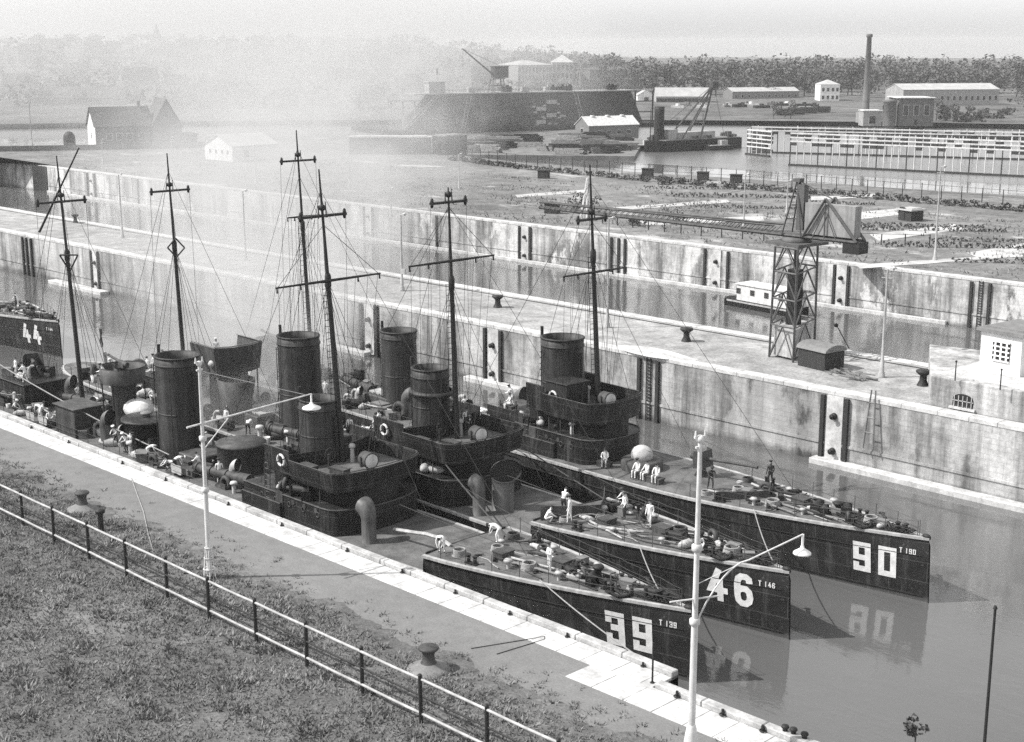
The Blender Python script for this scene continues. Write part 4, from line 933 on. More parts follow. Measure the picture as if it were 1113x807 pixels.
p = b90.world(44.5, 2.2, 2.9); dinghy('rowing_boat', 'white rowing boat stowed behind the rear funnel of boat 90', p, 6.0, 1.7, b90.a, WHITE, WOOD)
p = b46.world(54.6, 2.2, 2.9); dinghy('rowing_boat', 'pale rowing boat stowed on the far side of boat 46', p, 5.6, 1.6, b46.a, WHITED, WOOD)
# stern flag of boat 46
t = b46.t; mb = MB(); mb.cyl(P(79.2, 0, 2.3), P(80.2, 0, 6.9), .05, .035, 6); mb.build('ensign_staff', WOOD, t)
mb = MB(); n = 8; vs = []
for i in range(n + 1):
    for j in range(5): vs.append((-.06 - .28 * j / 4 * (1 - .35 * i / n), .12 * math.sin(i * 1.1 + j * 1.4), 2.0 - 1.75 * i / n))
for th_ in (0, .02): mb.add([(x, y + th_, z) for x, y, z in vs], [(i * 5 + j, (i + 1) * 5 + j, (i + 1) * 5 + j + 1, i * 5 + j + 1) for i in range(n) for j in range(4)], True)
p = b46.world(79.7, 0, 4.6); tag(mb.build('ensign', CLOTHD, None, p, b46.a), 'dark limp ensign hanging from the stern staff of boat 46', 'flag')
# ------------------------------------------------------------------ mooring lines, hoses
def rope(name, label, pts, r, m, cat='rope', group=None):
    mb = MB(); mb.tube(pts, r, 6); return tag(mb.build(name, m), label, cat, group)
rope('mooring_rope', 'mooring rope from the foredeck of boat 39 down to the quay beside its bow', sag(b39.world(8.8, -2.4, 4.0), (-37.6, YS - .3, .2), .15), .035, ROPE)
rope('mooring_rope', 'mooring rope from the bridge of boat 46 down to the foredeck of boat 39', sag(b46.world(26, -3.3, 5.6), b39.world(15.5, 1.8, 3.7), .1), .05, ROPED)
rope('mooring_rope', 'mooring rope from the bow of boat 46 to the foredeck of boat 39', sag(b46.world(9, -2.6, 3.9), b39.world(2.6, .6, 4.1), .2), .035, ROPE)
rope('mooring_rope', 'thin mooring rope between the bows of boats 46 and 90', sag(b46.world(1.5, .4, 4.2), b90.world(11, -2.9, 3.9), .25), .035, ROPE)
rope('mooring_rope', 'mooring rope from the deckhouse of boat 90 to the foredeck of boat 46', sag(b90.world(39, -3.2, 5.4), b46.world(16.2, 2.5, 3.8), .1), .045, ROPED)
rope('mooring_rope', 'long mooring rope stretched from the quay to the after deck of boat 39', sag(b39.world(47, -2.4, 3.4), b39.world(74, -3.0, 6.5), .3), .05, ROPE)
rope('hose', 'pale hose hanging from the foredeck of boat 39 into its dark well', [b39.world(17.0, -1.6, 3.7), b39.world(18.2, -1.4, 3.85), b39.world(19.5, -1.3, 3.75), b39.world(21.0, -1.25, 3.5), b39.world(22.6, -1.3, 3.3)], .13, LIGHTG, 'hose')
q0 = gp(130, 505, .05); rope('rope_on_quay', 'thin rope lying across the tarmac near the left bollard', [gp(143, 520, .03), gp(150, 540, .03), gp(156, 556, .03), gp(161, 580, .03), gp(166, 598, .03)], .03, ROPE)
rope('rope_on_quay', 'pair of thin dark cables crossing the tarmac by the front bollard', sag(gp(512, 705, .03), gp(592, 692, .03), 0, 5) + [gp(592, 695, .03), gp(540, 711, .03)], .02, ROPED)
# ------------------------------------------------------------------ people
POSE = dict(
 stand=dict(pel=(0, 0, .93), ch=(0, 0, 1.27), nk=(0, 0, 1.47), hd=(.025, 0, 1.6), tp=(.03, 0, 1.72), sh=(0, .19, 1.41), el=(-.02, .25, 1.13), wr=(.1, .23, .9), kn=(.03, .1, .5), an=(-.02, .12, .08), hp=(0, .1, .9)),
 fold=dict(pel=(0, 0, .93), ch=(0, 0, 1.27), nk=(0, 0, 1.47), hd=(.035, 0, 1.6), tp=(.04, 0, 1.72), sh=(0, .19, 1.41), el=(.03, .26, 1.14), wr=(.23, .05, 1.2), kn=(.0, .1, .5), an=(-.02, .11, .08), hp=(0, .1, .9)),
 work=dict(pel=(-.06, 0, .9), ch=(.1, 0, 1.21), nk=(.18, 0, 1.4), hd=(.26, 0, 1.51), tp=(.31, 0, 1.62), sh=(.14, .19, 1.34), el=(.3, .25, 1.1), wr=(.5, .14, 1.05), kn=(.06, .13, .48), an=(-.08, .14, .08), hp=(-.06, .1, .87)),
 bend=dict(pel=(-.18, 0, .88), ch=(.17, 0, 1.04), nk=(.34, 0, 1.06), hd=(.47, 0, 1.0), tp=(.57, 0, .97), sh=(.26, .19, 1.03), el=(.34, .23, .74), wr=(.42, .13, .5), kn=(-.02, .14, .46), an=(-.1, .15, .08), hp=(-.18, .1, .85)),
 crouch=dict(pel=(-.16, 0, .34), ch=(.03, 0, .66), nk=(.13, 0, .84), hd=(.2, 0, .95), tp=(.26, 0, 1.06), sh=(.08, .2, .78), el=(.26, .25, .54), wr=(.44, .12, .42), kn=(.25, .19, .5), an=(.02, .17, .08), hp=(-.16, .11, .33)),
 sit=dict(pel=(0, 0, .52), ch=(-.03, 0, .87), nk=(.0, 0, 1.06), hd=(.04, 0, 1.19), tp=(.06, 0, 1.31), sh=(-.01, .19, 1.0), el=(.12, .25, .74), wr=(.34, .14, .66), kn=(.42, .13, .54), an=(.4, .13, .08), hp=(0, .11, .5)))
def person_mesh(key, shirt, trousers, walk=0.0):
    p = {k: Vector(v) for k, v in POSE[key].items()}; bm = bmesh.new(); sl_ = bm.verts.layers.skin.verify(); segs = []
    def V(co_, r, root=False):
        v = bm.verts.new(co_); v[sl_].radius = (r, r * .92) if not hasattr(r, '__len__') else r; v[sl_].use_root = root; return v
    def E(a, b, cls): bm.edges.new((a, b)); segs.append((a.co.copy(), b.co.copy(), cls))
    pel = V(p['pel'], (.15, .11), True); ch = V(p['ch'], (.165, .115)); nk = V(p['nk'], .062); hd = V(p['hd'], .092); tp = V(p['tp'], .078)
    md = V(p['pel'].lerp(p['ch'], .5), (.135, .105))
    E(pel, md, 1); E(md, ch, 1); E(ch, nk, 1); E(nk, hd, 0); E(hd, tp, 0)
    f = (p['hd'] - p['nk']).normalized(); fwd = Vector((f.z, 0, -f.x)) if f.z > .2 else Vector((.3, 0, -.95))
    ns = V(p['hd'] + fwd * .105, .018); E(hd, ns, 0)
    for s in (-1, 1):
        S = lambda k: Vector((p[k].x, p[k].y * s, p[k].z))
        dx = walk * s
        ear = V(p['hd'] + Vector((-.01, s * .088, .01)), .02); E(hd, ear, 0)
        sh = V(S('sh'), .066); el = V(S('el'), .048); wr = V(S('wr'), .033); E(ch, sh, 1); E(sh, el, 1); E(el, wr, 1)
        d = (S('wr') - S('el')).normalized(); sd = d.cross(Vector((0, s, 0))).normalized()
        if sd.length < .1: sd = Vector((1, 0, 0))
        palm = V(S('wr') + d * .075, (.036, .024)); E(wr, palm, 3)
        for k, (o_, l) in enumerate(((-.027, .075), (-.009, .088), (.01, .082), (.027, .066))):
            a = V(S('wr') + d * (.1 + l * .45) + sd * o_, .0095); c = V(S('wr') + d * (.1 + l) + sd * o_ * 1.1 - Vector((0, s * .018, 0)), .008); E(palm, a, 3); E(a, c, 3)
        th_ = V(S('wr') + d * .085 - sd * .05, .0105); E(palm, th_, 3)
        hp = V(S('hp'), .1); kn = V(S('kn') + Vector((dx * .6, 0, 0)), .063); an = V(S('an') + Vector((dx, 0, 0)), .042); toe = V(S('an') + Vector((dx + .17, s * .02, -.035)), .038)
        E(pel, hp, 2); E(hp, kn, 2); E(kn, an, 2); E(an, toe, 4)
    me = bpy.data.meshes.new('tmp'); bm.to_mesh(me); bm.free(); o = bpy.data.objects.new('tmp', me); col.objects.link(o)
    m1 = o.modifiers.new('s', 'SKIN'); m1.use_smooth_shade = True; m2 = o.modifiers.new('d', 'SUBSURF'); m2.levels = 1; m2.render_levels = 1
    dg = bpy.context.evaluated_depsgraph_get(); out = bpy.data.meshes.new_from_object(o.evaluated_get(dg)); bpy.data.objects.remove(o)
    out.name = 'body'; out.materials.clear()
    for m in (SKIN, shirt, trousers, SKIN, DARK, HAIR): out.materials.append(m)
    eyes = [p['hd'] + fwd * .088 + Vector((0, s * .034, .03)) for s in (-1, 1)]
    for f_ in out.polygons:
        c = f_.center; best, bi = 9, 0
        for a, b_, cls in segs:
            ab = b_ - a; t = max(0, min(1, (c - a).dot(ab) / max(1e-9, ab.length_squared))); dd = (a + ab * t - c).length - (.05 if cls in (1, 2) else 0)
            if dd < best: best, bi = dd, cls
        f_.material_index = bi; f_.use_smooth = True
        if any((c - e).length < .022 for e in eyes): f_.material_index = 5
    return out, p['hd'], p['tp']
OUT = dict(white=(CLOTH, CLOTH), mixed=(CLOTH, CLOTHD), dark=(CLOTHD, CLOTHD))
PM = {}
def cap_meshes():
    a = MB(); a.lathe((0, 0, 0), [(.095, -.01), (.1, .04), (.145, .075), (.14, .095), (.06, .11), (.005, .112)], 16); h = MB(); h.ball((-.012, 0, -.03), (.1, .096, .1), 12, 7)
    return a
CAPD = cap_meshes().mesh('cap', CLOTHD); CAPW = cap_meshes().mesh('cap', CLOTH)
m_ = MB(); m_.ball((-.02, 0, 0), (.1, .095, .085), 12, 7); HAIRM = m_.mesh('hair', HAIR)
def person(pos, rz, pose, outfit, label, cap='dark', walk=0.0, s=1.03):
    k = (pose, outfit, walk)
    if k not in PM: PM[k] = person_mesh(pose, *OUT[outfit], walk)
    me, hd, tp = PM[k]; o = bpy.data.objects.new('person', me); col.objects.link(o); o.location = pos; o.rotation_euler.z = rz; o.scale = (s, s, s)
    tag(o, label, 'person')
    up = (tp - hd).normalized(); rot = Vector((0, 0, 1)).rotation_difference(up).to_euler()
    c = bpy.data.objects.new('hair' if cap == 'none' else 'cap', {'none': HAIRM, 'dark': CAPD, 'white': CAPW}[cap]); col.objects.link(c); c.parent = o; c.location = hd + up * (.075 if cap == 'none' else .085); c.rotation_euler = rot
    return o
def dz(b, u): return b.D(u) + .13
PPL = [  # boat, aft, across, height (None: the open deck), heading, pose, outfit, cap, words
 (b39, 9.4, -1.0, None, 250, 'fold', 'white', 'dark', 'sailor in white standing with folded arms on the foredeck of boat 39'),
 (b39, 15.6, .9, None, 200, 'bend', 'white', 'dark', 'sailor in white bending over gear at the rear of the foredeck of boat 39'),
 (b39, 16.6, -2.7, None, 300, 'bend', 'white', 'none', 'bareheaded man in white stooping over the deck edge of boat 39 by the quay'),
 (b39, 13.3, 1.9, None, 20, 'crouch', 'dark', 'dark', 'man in dark clothes crouching among ropes on the foredeck of boat 39'),
 (b46, 15.2, -2.2, None, 210, 'stand', 'white', 'dark', 'sailor in white standing at the near rear corner of the foredeck of boat 46'),
 (b46, 17.0, -.9, 3.6, 100, 'work', 'mixed', 'none', 'man in white shirt pulling ropes in front of the bridge of boat 46'),
 (b46, 16.4, -2.9, 3.55, 60, 'crouch', 'white', 'dark', 'sailor in white crouching at the near deck edge of boat 46'),
 (b46, 10.9, .5, None, 280, 'stand', 'white', 'dark', 'sailor in white standing upright in the middle of the foredeck of boat 46'),
 (b46, 14.0, 1.7, None, 250, 'work', 'white', 'dark', 'sailor in white leaning forward behind the breakwater of boat 46'),
 (b46, 13.2, .7, None, 240, 'stand', 'mixed', 'none', 'bareheaded man in white shirt and dark trousers behind the breakwater of boat 46'),
 (b46, 12.2, 1.4, None, 80, 'crouch', 'dark', 'none', 'man in dark clothes crouching by the hatch of boat 46'),
 (b46, 5.8, -1.0, None, 320, 'crouch', 'white', 'none', 'man in white crouching near the bow gear of boat 46'),
 (b90, 24.9, -2.2, None, 300, 'sit', 'white', 'none', 'man in white sitting below the bridge of boat 90'),
 (b90, 21.4, -2.6, None, 270, 'sit', 'white', 'dark', 'leftmost of three seated sailors in white at the rail of boat 90'),
 (b90, 20.6, -2.5, None, 255, 'sit', 'white', 'none', 'middle one of three seated sailors in white at the rail of boat 90'),
 (b90, 19.7, -2.5, None, 280, 'sit', 'white', 'dark', 'rightmost of three seated sailors in white at the rail of boat 90'),
 (b90, 16.0, -1.2, None, 320, 'work', 'dark', 'dark', 'man in dark uniform leaning over the foredeck of boat 90 near its gun'),
 (b90, 13.6, 2.2, None, 150, 'stand', 'dark', 'dark', 'man in dark uniform standing beyond the gun barrel of boat 90'),
 (b90, 29.6, -2.2, 6.9, 250, 'stand', 'dark', 'dark', 'man in dark uniform standing on the bridge wing of boat 90'),
 (b90, 35.6, -1.6, 5.6, 240, 'sit', 'white', 'none', 'man in white resting beside the front funnel of boat 90'),
 (b90, 36.3, -.7, 5.6, 200, 'work', 'white', 'dark', 'sailor in white leaning behind the front funnel of boat 90'),
 (b90, 41.2, -2.3, None, 260, 'work', 'mixed', 'dark', 'sailor in white shirt at the railing behind the deckhouse of boat 90'),
 (b90, 42.6, -1.6, None, 200, 'crouch', 'white', 'none', 'man in white crouching on the deck behind the deckhouse of boat 90'),
 (b90, 39.6, -2.6, None, 300, 'stand', 'dark', 'white', 'man with a white cap standing behind the deckhouse of boat 90'),
 (b46, 34.6, -2.0, 6.0, 200, 'sit', 'white', 'none', 'man in white sitting by the short front funnel of boat 46'),
 (b46, 30.6, 1.6, 6.0, 330, 'stand', 'dark', 'none', 'bareheaded man in dark clothes on the bridge of boat 46 by the mast'),
 (b46, 29.6, 2.0, 6.0, 320, 'stand', 'mixed', 'dark', 'sailor in white shirt on the bridge of boat 46 looking ahead'),
 (b46, 28.9, 1.4, 6.0, 340, 'work', 'dark', 'dark', 'man in dark uniform leaning over the bridge front of boat 46'),
 (b46, 44.0, 1.2, None, 100, 'work', 'white', 'dark', 'sailor in white working beside the torpedo tubes of boat 46'),
 (b46, 47.2, 2.4, None, 300, 'stand', 'white', 'none', 'bareheaded man in white standing before the rear funnel of boat 46'),
 (b46, 45.6, 2.6, None, 40, 'bend', 'white', 'dark', 'sailor in white bending down before the rear funnel of boat 46'),
 (b46, 61.4, -.7, 7.2, 300, 'stand', 'white', 'white', 'sailor in white with white cap on the high platform of boat 46'),
 (b39, 52.6, -2.6, None, 60, 'bend', 'white', 'none', 'man in white shirt bending beside the rear funnel of boat 39'),
 (b39, 49.2, -3.2, None, 250, 'crouch', 'mixed', 'dark', 'sailor in white shirt crouching below the aft funnel of boat 39'),
 (b39, 54.4, -2.9, None, 230, 'stand', 'dark', 'dark', 'man in dark clothes standing aft of the rear funnel of boat 39'),
 (b39, 55.3, -3.0, None, 280, 'work', 'mixed', 'white', 'man with white cap and shirt leaning over winches on boat 39'),
 (b39, 61.6, -1.0, 6.6, 220, 'work', 'white', 'dark', 'sailor in white at the gun on the raised platform of boat 39'),
 (b39, 62.6, .4, 6.6, 120, 'crouch', 'white', 'none', 'man in white crouching behind the gun on the platform of boat 39'),
 (b39, 58.4, 1.2, None, 250, 'stand', 'white', 'dark', 'sailor in white below the raised gun platform of boat 39'),
 (b39, 59.3, .4, None, 270, 'sit', 'white', 'white', 'sailor in white sitting below the raised gun platform of boat 39'),
 (b39, 65.8, -2.9, None, 10, 'bend', 'white', 'none', 'man in white bending near the foot of the after mast of boat 39'),
 (b39, 66.9, -2.3, None, 30, 'crouch', 'white', 'dark', 'sailor in white crouching near the after mast of boat 39'),
 (b39, 67.4, -3.0, None, 330, 'sit', 'mixed', 'none', 'man in white shirt sitting at the quay side by the deck cabin of boat 39'),
 (b39, 72.4, 2.2, None, 200, 'stand', 'white', 'dark', 'sailor in white standing near the stern of boat 39'),
 (b39, 73.4, 1.4, None, 90, 'work', 'dark', 'none', 'man in dark clothes working near the stern of boat 39'),
 (b39, 75.8, 2.4, None, 240, 'stand', 'white', 'white', 'sailor in white with white cap at the stern rail of boat 39'),
 (b46, 74.6, 1.0, None, 240, 'work', 'white', 'dark', 'sailor in white by the stern gun of boat 46'),
 (b39, 76.6, -1.2, 4.78, 260, 'stand', 'white', 'none', 'bareheaded sailor in white standing on the stern deckhouse of boat 39'),
 (b39, 74.2, -1.6, 4.78, 200, 'work', 'white', 'dark', 'sailor in white leaning at the stern deckhouse gun of boat 39'),
 (b46, 71.2, -1.2, 4.38, 240, 'stand', 'mixed', 'dark', 'sailor in white shirt standing on the stern deckhouse of boat 46'),
 (b44, 9.5, -.6, None, 240, 'stand', 'dark', 'dark', 'man in dark uniform standing on the bow of boat 44'),
 (b44, 12.4, .8, None, 200, 'work', 'white', 'none', 'man in white leaning over gear on the bow of boat 44'),
]
for b, u, v, h, a, pose, of, cap, lab in PPL:
    u -= (3.2 if u > 44 and b is not b44 else 0)
    person(b.world(u, v, dz(b, u) if h is None else h), R(a), pose, of, lab, cap, .12 if pose in ('stand', 'work') and len(lab) % 2 else 0.0)
for b, w_, us_ in ((b39, 'the boat nearest the quay', (40.5, 43.2, 45.2, 50.6, 51.8, 54.6, 59.4, 60.6, 62.6, 65.8, 67.2, 70.4)), (b46, 'the middle boat', (39.5, 41.8, 50.4, 51.8, 53.4, 61.6, 63, 66.2, 70.2, 75.4)), (b90, 'the boat farthest from the quay', (40, 45.6, 48, 55.6, 58.4))):
    for k, u in enumerate(us_):
        v = rng.choice((-1, 1, -1)) * rng.uniform(.62, .85) * (bd(u) - .3); person(b.world(u, v, dz(b, u)), rng.uniform(0, 6), ('stand', 'work', 'bend', 'crouch')[k % 4], ('white', 'white', 'mixed')[k % 3], 'white shirted sailor amid gear on after deck of ' + w_, ('dark', 'none', 'white')[k % 3])['group'] = 'crew on the after deck of ' + w_
# seats under the seated
for b, u, v, h in ((b90, 24.9, -2.2, 0), (b90, 20.5, -2.5, 0), (b90, 35.6, -1.6, 5.6), (b46, 34.6, -2.0, 6.0), (b39, 56.1, .4, 0), (b39, 64.2, -3.0, 0)):
    piece(LOCK, 'deck_locker', b.t, P(u + .05, v, (h or b.D(u) + .08) - .27 + .02), (0, 0, 0), (2.0 if u == 20.5 else .8, 1, 1))
# ------------------------------------------------------------------ near quay furniture
f = thing('fence', 'long fence of dark posts and three rails crossing the front lawn', 'fence')
fx = [-75.3 + 3.86 * k for k in range(-7, 14)]; FYY = 35.35
for i, x in enumerate(fx):
    mb = MB(); mb.cyl((0, 0, -.3), (0, 0, 2.1), .09, .085, 9); mb.cyl((0, 0, 2.1), (0, 0, 2.16), .1, .06, 9); o = mb.build('post', DARK, f, (x, FYY + rng.uniform(-.05, .05), 0)); o.rotation_euler = (rng.uniform(-.015, .015), rng.uniform(-.015, .015), 0)
for z, r, m in ((1.93, .062, LIGHTG), (1.2, .04, DARK), (.42, .062, LIGHTG)):
    mb = MB()
    for a, c in zip(fx[:-1], fx[1:]): mb.tube(sag((a, FYY - .02, z), (c, FYY - .02, z), rng.uniform(0, .03), 4), r, 8)
    mb.build('rail', m, f)
def qbollard(p, label, s=1.0):
    t = thing('bollard', label, 'bollard', p); mb = MB(); mb.lathe((0, 0, 0), [(1.0 * s, -.02), (.95 * s, .05), (.62 * s, .16), (.36 * s, .3)], 22); mb.build('base', MIDG, t)
    mb = MB(); mb.lathe((0, 0, 0), [(.4 * s, .25), (.3 * s, .4), (.26 * s, .66), (.32 * s, .85), (.44 * s, .92), (.48 * s, .98), (.42 * s, 1.06), (.02, 1.08)], 22); mb.build('head', STEELM, t)
qbollard(gp(466, 727), 'iron bollard with a broad base on the lawn by the right part of the fence'); qbollard(gp(90, 553), 'iron bollard with a broad base on the lawn near the left edge', .95)
p = gp(110, 577); mb = MB(); mb.cyl((0, 0, -.1), (0, 0, 1.1), .17, .15, 12); mb.lathe((0, 0, 0), [(.16, 1.0), (.27, 1.08), (.29, 1.2), (.2, 1.28), (.01, 1.3)], 14); tag(mb.build('post', DARK, None, p), 'short dark iron post beside the left bollard', 'bollard')
def lamp_post(name, label, p, h, rz, arm_z, arm_l, curve, cage, r=.12, m=WHITED, sr=1.0):
    t = thing(name, label, 'lamp post', p, rz); mb = MB()
    mb.cyl((0, 0, 0), (0, 0, h * .42), r * 1.15, r, 12); mb.cyl((0, 0, h * .42), (0, 0, h), r * .9, r * .62, 12); mb.ball((0, 0, h + .02), r * 1.3, 10, 6)
    for z in (h * .42, h * .66, .35): mb.lathe((0, 0, z), [(r, -.16), (r * 1.6, -.1), (r * 1.6, .1), (r, .16)], 14)
    mb.build('pole', m, t)
    mb = MB()
    if cage:
        for k in range(6): a = k * PI / 3; mb.cyl((.34 * math.cos(a), .34 * math.sin(a), 0), (.16 * math.cos(a), .16 * math.sin(a), 1.7), .03, .025, 5)
        for z, q in ((.5, .3), (1.1, .23), (1.65, .18)): mb.torus((0, 0, z), q, .03, 14, 5)
        mb.build('base_cage', m, t)
    else: mb.lathe((0, 0, 0), [(r * 2.2, 0), (r * 2.2, .25), (r * 1.4, .9), (r, 1.0)], 12); mb.build('base', m, t)
    mb = MB()
    if curve:
        pts = [(0.05, 0, arm_z)] + [(.1 + 2.2 * (k / 6), 0, arm_z + 2.3 * math.sin(k / 6 * PI / 2) ** .8) for k in range(1, 7)] + [(arm_l, 0, arm_z + 3.05)]
        mb.tube(pts, .035, 8); mb.cyl((-1.1, 0, arm_z + 1.05), (1.0, 0, arm_z + 1.0), .035, None, 6); mb.cyl((0, 0, arm_z + 1.6), (arm_l * .95, 0, arm_z + 3.0), .018, None, 4); lz = arm_z + 3.05
    else:
        mb.cyl((-.9, 0, arm_z - .05), (arm_l, 0, arm_z + .35), .055, .035, 8); mb.cyl((0, 0, arm_z - 1.4), (1.6, 0, arm_z), .03, None, 6); mb.cyl((0, 0, h * .97), (arm_l * .96, 0, arm_z + .33), .014, None, 4); lz = arm_z + .35
    mb.build('bracket_arm', m, t)
    mb = MB(); mb.cyl((arm_l, 0, lz), (arm_l, 0, lz - .45), .05, None, 6); mb.lathe((arm_l, 0, lz - .45), [(.06, 0), (.12 * sr, -.12), (.5 * sr, -.3), (.52 * sr, -.36), (.16 * sr, -.3)], 18); mb.build('lamp_shade', WHITE, t)
    mb = MB(); mb.ball((arm_l, 0, lz - .88), (.15, .15, .2), 10, 6); mb.build('lamp_globe', GLASS, t)
    mb = MB(); mb.box((0, 0, h + .1), (.5, .08, .08)); mb.box((0, 0, h - .3), (.36, .08, .08))
    for s in (-1, 1): mb.cyl((s * .2, 0, h + .1), (s * .2, 0, h + .35), .05, .03, 6)
    mb.build('insulator_bracket', m, t)
pl_ = gp(228, 628); lamp_post('lamp_post', 'white lamp post with caged foot and long arm behind the lawn fence', pl_, hgt(pl_, 396), R(90), 8.3, 6.9, False, True)
pr_ = gp(751, 812); lamp_post('lamp_post', 'tall white lamp post with curved arm in front of the bow of boat 39', pr_, hgt(pr_, 478), R(66), 5.2, 4.7, True, False, .13, WHITED, .7)
p = Vector((-36.55, YS - .75, .02)); mb = MB(); mb.cyl((0, 0, 0), (0, 0, 1.9), .045, .04, 6); mb.cyl((0, 0, 0), (0, 0, .06), .14, .1, 8); tag(mb.build('iron_stake', DARK, None, gp(709, 743)), 'thin dark iron stake on the pale quay stones by the bow of boat 39', 'stake')
# things on the quay past the lower right corner, only their tops in view
pq = Vector((-14.2, 44.6, 0)); d = ray(1068, 800); k_ = (44.6) / d.y
pp = gp(1066, 858, 0); mb = MB(); mb.cyl((0, 0, 0), (0, 0, hgt(pp, 662)), .07, .05, 8); mb.cyl((0, 0, hgt(pp, 662)), (0, 0, hgt(pp, 662) + .12), .09, .05, 8); tag(mb.build('thin_pole', DARK, None, pp), 'thin dark pole rising over the water at the right edge', 'pole')
pp = gp(992, 846, 0); hh = hgt(pp, 790); t = thing('small_tree', 'tiny round topped tree at the lower right corner', 'tree', pp); mb = MB(); mb.cyl((0, 0, 0), (0, 0, hh), .04, .03, 6); mb.build('trunk', BARK, t); mb = MB(); crown(mb, (0, 0, hh), .42, .45, 170, .1, rng, 7); mb.build('crown', LEAFD, t)
for k, (x, y) in enumerate(((853, 795), (862, 798), (874, 803))):
    pp = gp(x, y + 6, 0); mb = MB(); mb.lathe((0, 0, 0), [(.13, 0), (.1, .34), (.17, .42), (.14, .5), (.01, .52)], 10); tag(mb.build('small_bollard', DARK, None, pp), 'small dark bollard on the kerb at the lower right, ' + ('leftmost of three', 'middle one of three', 'rightmost of three')[k], 'bollard', 'small bollards on the kerb')
# ------------------------------------------------------------------ island furniture
def simple_lamp(label, x, y0, y1, box=False, group=None, z=0, m=LIGHTG):
    p = gp(x, y0, z); h = hgt(p, y1); t = thing('lamp_post', label, 'lamp post', p, 0.3, group); mb = MB()
    mb.lathe((0, 0, 0), [(.3, 0), (.3, .3), (.2, .5), (.17, 1.4), (.13, 1.5), (.11, h * .6), (.07, h)], 10); mb.build('pole', m, t)
    mb = MB(); mb.cyl((0, 0, h), (.5, 0, h + .25), .04, None, 6); mb.lathe((.5, 0, h + .2), [(.05, .08), (.3, -.08), (.12, -.06)], 12); mb.ball((.5, 0, h + .02), .1, 8, 5); mb.build('lamp_head', WHITED, t)
    mb = MB(); mb.box((0, 0, h - .7), (.9, .07, .07)); mb.box((0, 0, h - .35), (.6, .07, .07)); mb.build('cross_arm', m, t)
    if box: mb = MB(); mb.box((.25, 0, 2.2), (.5, .35, .6)); mb.build('switch_box', m, t)
for a in (('white lamp post on the island between the crane and the white building', 958, 410, 293), ('lamp post on the island above the bridge of boat 46', 437, 316, 234, True), ('lamp post on the island just right of the foremast of boat 90', 660, 356, 238), ('pale lamp post on the island left of the tall after masts', 267, 283, 208), ('leftmost pale lamp post on the island near the lock gate', 133, 258, 190)): simple_lamp(*a)
def ibollard(x, y, label, s=1.0):
    t = MB(); t.lathe((0, 0, 0), [(.5 * s, 0), (.45 * s, .1), (.3 * s, .4), (.28 * s, .8)], 14); t.lathe((0, 0, 0), [(.28 * s, .8), (.62 * s, 1.1), (.6 * s, 1.25), (.02, 1.3)], 14); t.ball((.35 * s, 0, 1.15), (.4, .25, .14)); tag(t.build('island_bollard', DARK, None, gp(x, y)), label, 'bollard')
ibollard(541, 334, 'dark bollard on the island beyond the short funnel of boat 46'); ibollard(746, 371, 'dark bollard on the pale patch of the island pavement'); ibollard(1003, 419, 'dark bollard at the corner of the masonry platform on the island'); ibollard(82, 242, 'dark bollard on the island near its left end', .9)
struct(sheet('island_kerb', [(x, IY1 - 2.2) for x in range(-340, 61, 20)], [(x, IY1 - 1.9) for x in range(-340, 61, 20)], .004, DARK))
struct(sheet('pale_patch', [(gp(660 + k * 10, 376 + k * 1.6 + 5 * math.sin(PI * k / 10)).x, gp(660 + k * 10, 376 + k * 1.6 + 5 * math.sin(PI * k / 10)).y) for k in range(11)], [(gp(660 + k * 10, 376 + k * 1.6 - 6 * math.sin(PI * k / 10)).x, gp(660 + k * 10, 376 + k * 1.6 - 6 * math.sin(PI * k / 10)).y) for k in range(11)], .008, STONEL))
# crane tower
A, B_, C_ = gp(836, 388), gp(862, 394), gp(885, 381)
t = thing('tower_crane', 'lattice tower crane with slewing jib standing on the island', 'crane', A.lerp(C_, .5), 0)
o0 = A.lerp(C_, .5); e1 = (B_ - A); e2 = (C_ - B_); D_ = A + e2
crn = [q - o0 for q in (A, B_, C_, D_)]; H1 = hgt(B_, 272)
LG = mat('crane_paint', .085, .6, .3, 1.5, 9, .1)
mb = MB(); tap = .93
top = [q * tap + Vector((0, 0, H1)) for q in crn]
lv = lambda i, f_: crn[i].lerp(top[i], f_)
for i in range(4): mb.bar(crn[i], top[i], .2)
mb.build('leg_frame', LG, t)
mb = MB(); F_ = [0, .3, .54, .78, 1]
for i in range(4):
    j = (i + 1) % 4
    for k in range(4):
        a, b, c, d = lv(i, F_[k]), lv(j, F_[k]), lv(i, F_[k + 1]), lv(j, F_[k + 1]); m2 = c.lerp(d, .5)
        mb.bar(a, m2, .12); mb.bar(b, m2, .12); mb.bar(c, d, .13)
mb.build('bracing', LG, t)
mb = MB(); c0 = [lv(i, .02).lerp(Vector((0, 0, .1)), .16) for i in range(4)]; c1 = [lv(i, .27).lerp(Vector((0, 0, .1 + H1 * .27)), .16) for i in range(4)]
mb.add(c0 + c1, [(0, 1, 5, 4), (1, 2, 6, 5), (2, 3, 7, 6), (3, 0, 4, 7), (4, 5, 6, 7)]); mb.build('lower_cabin', LIGHTG, t)
mb = MB(); mb.box((0, 0, H1 * .4), (1.0, 1.0, H1 * .75)); mb.tube([(.3, .2, .2), (-.5, .4, H1 * .5), (.4, -.3, H1)], .12, 6); mb.tube([(-.5, -.5, .2), (.7, .2, H1 * .55), (-.3, .3, H1)], .1, 6); mb.build('stair_shaft', DARK, t)
mb = MB(); mb.box((0, 0, H1 + .15), (3.9, 3.9, .25), math.atan2(e1.y, e1.x)); mb.lathe((0, 0, H1 + .3), [(1.3, 0), (1.3, .35), (.02, .36)], 20); mb.build('turntable', LG, t)
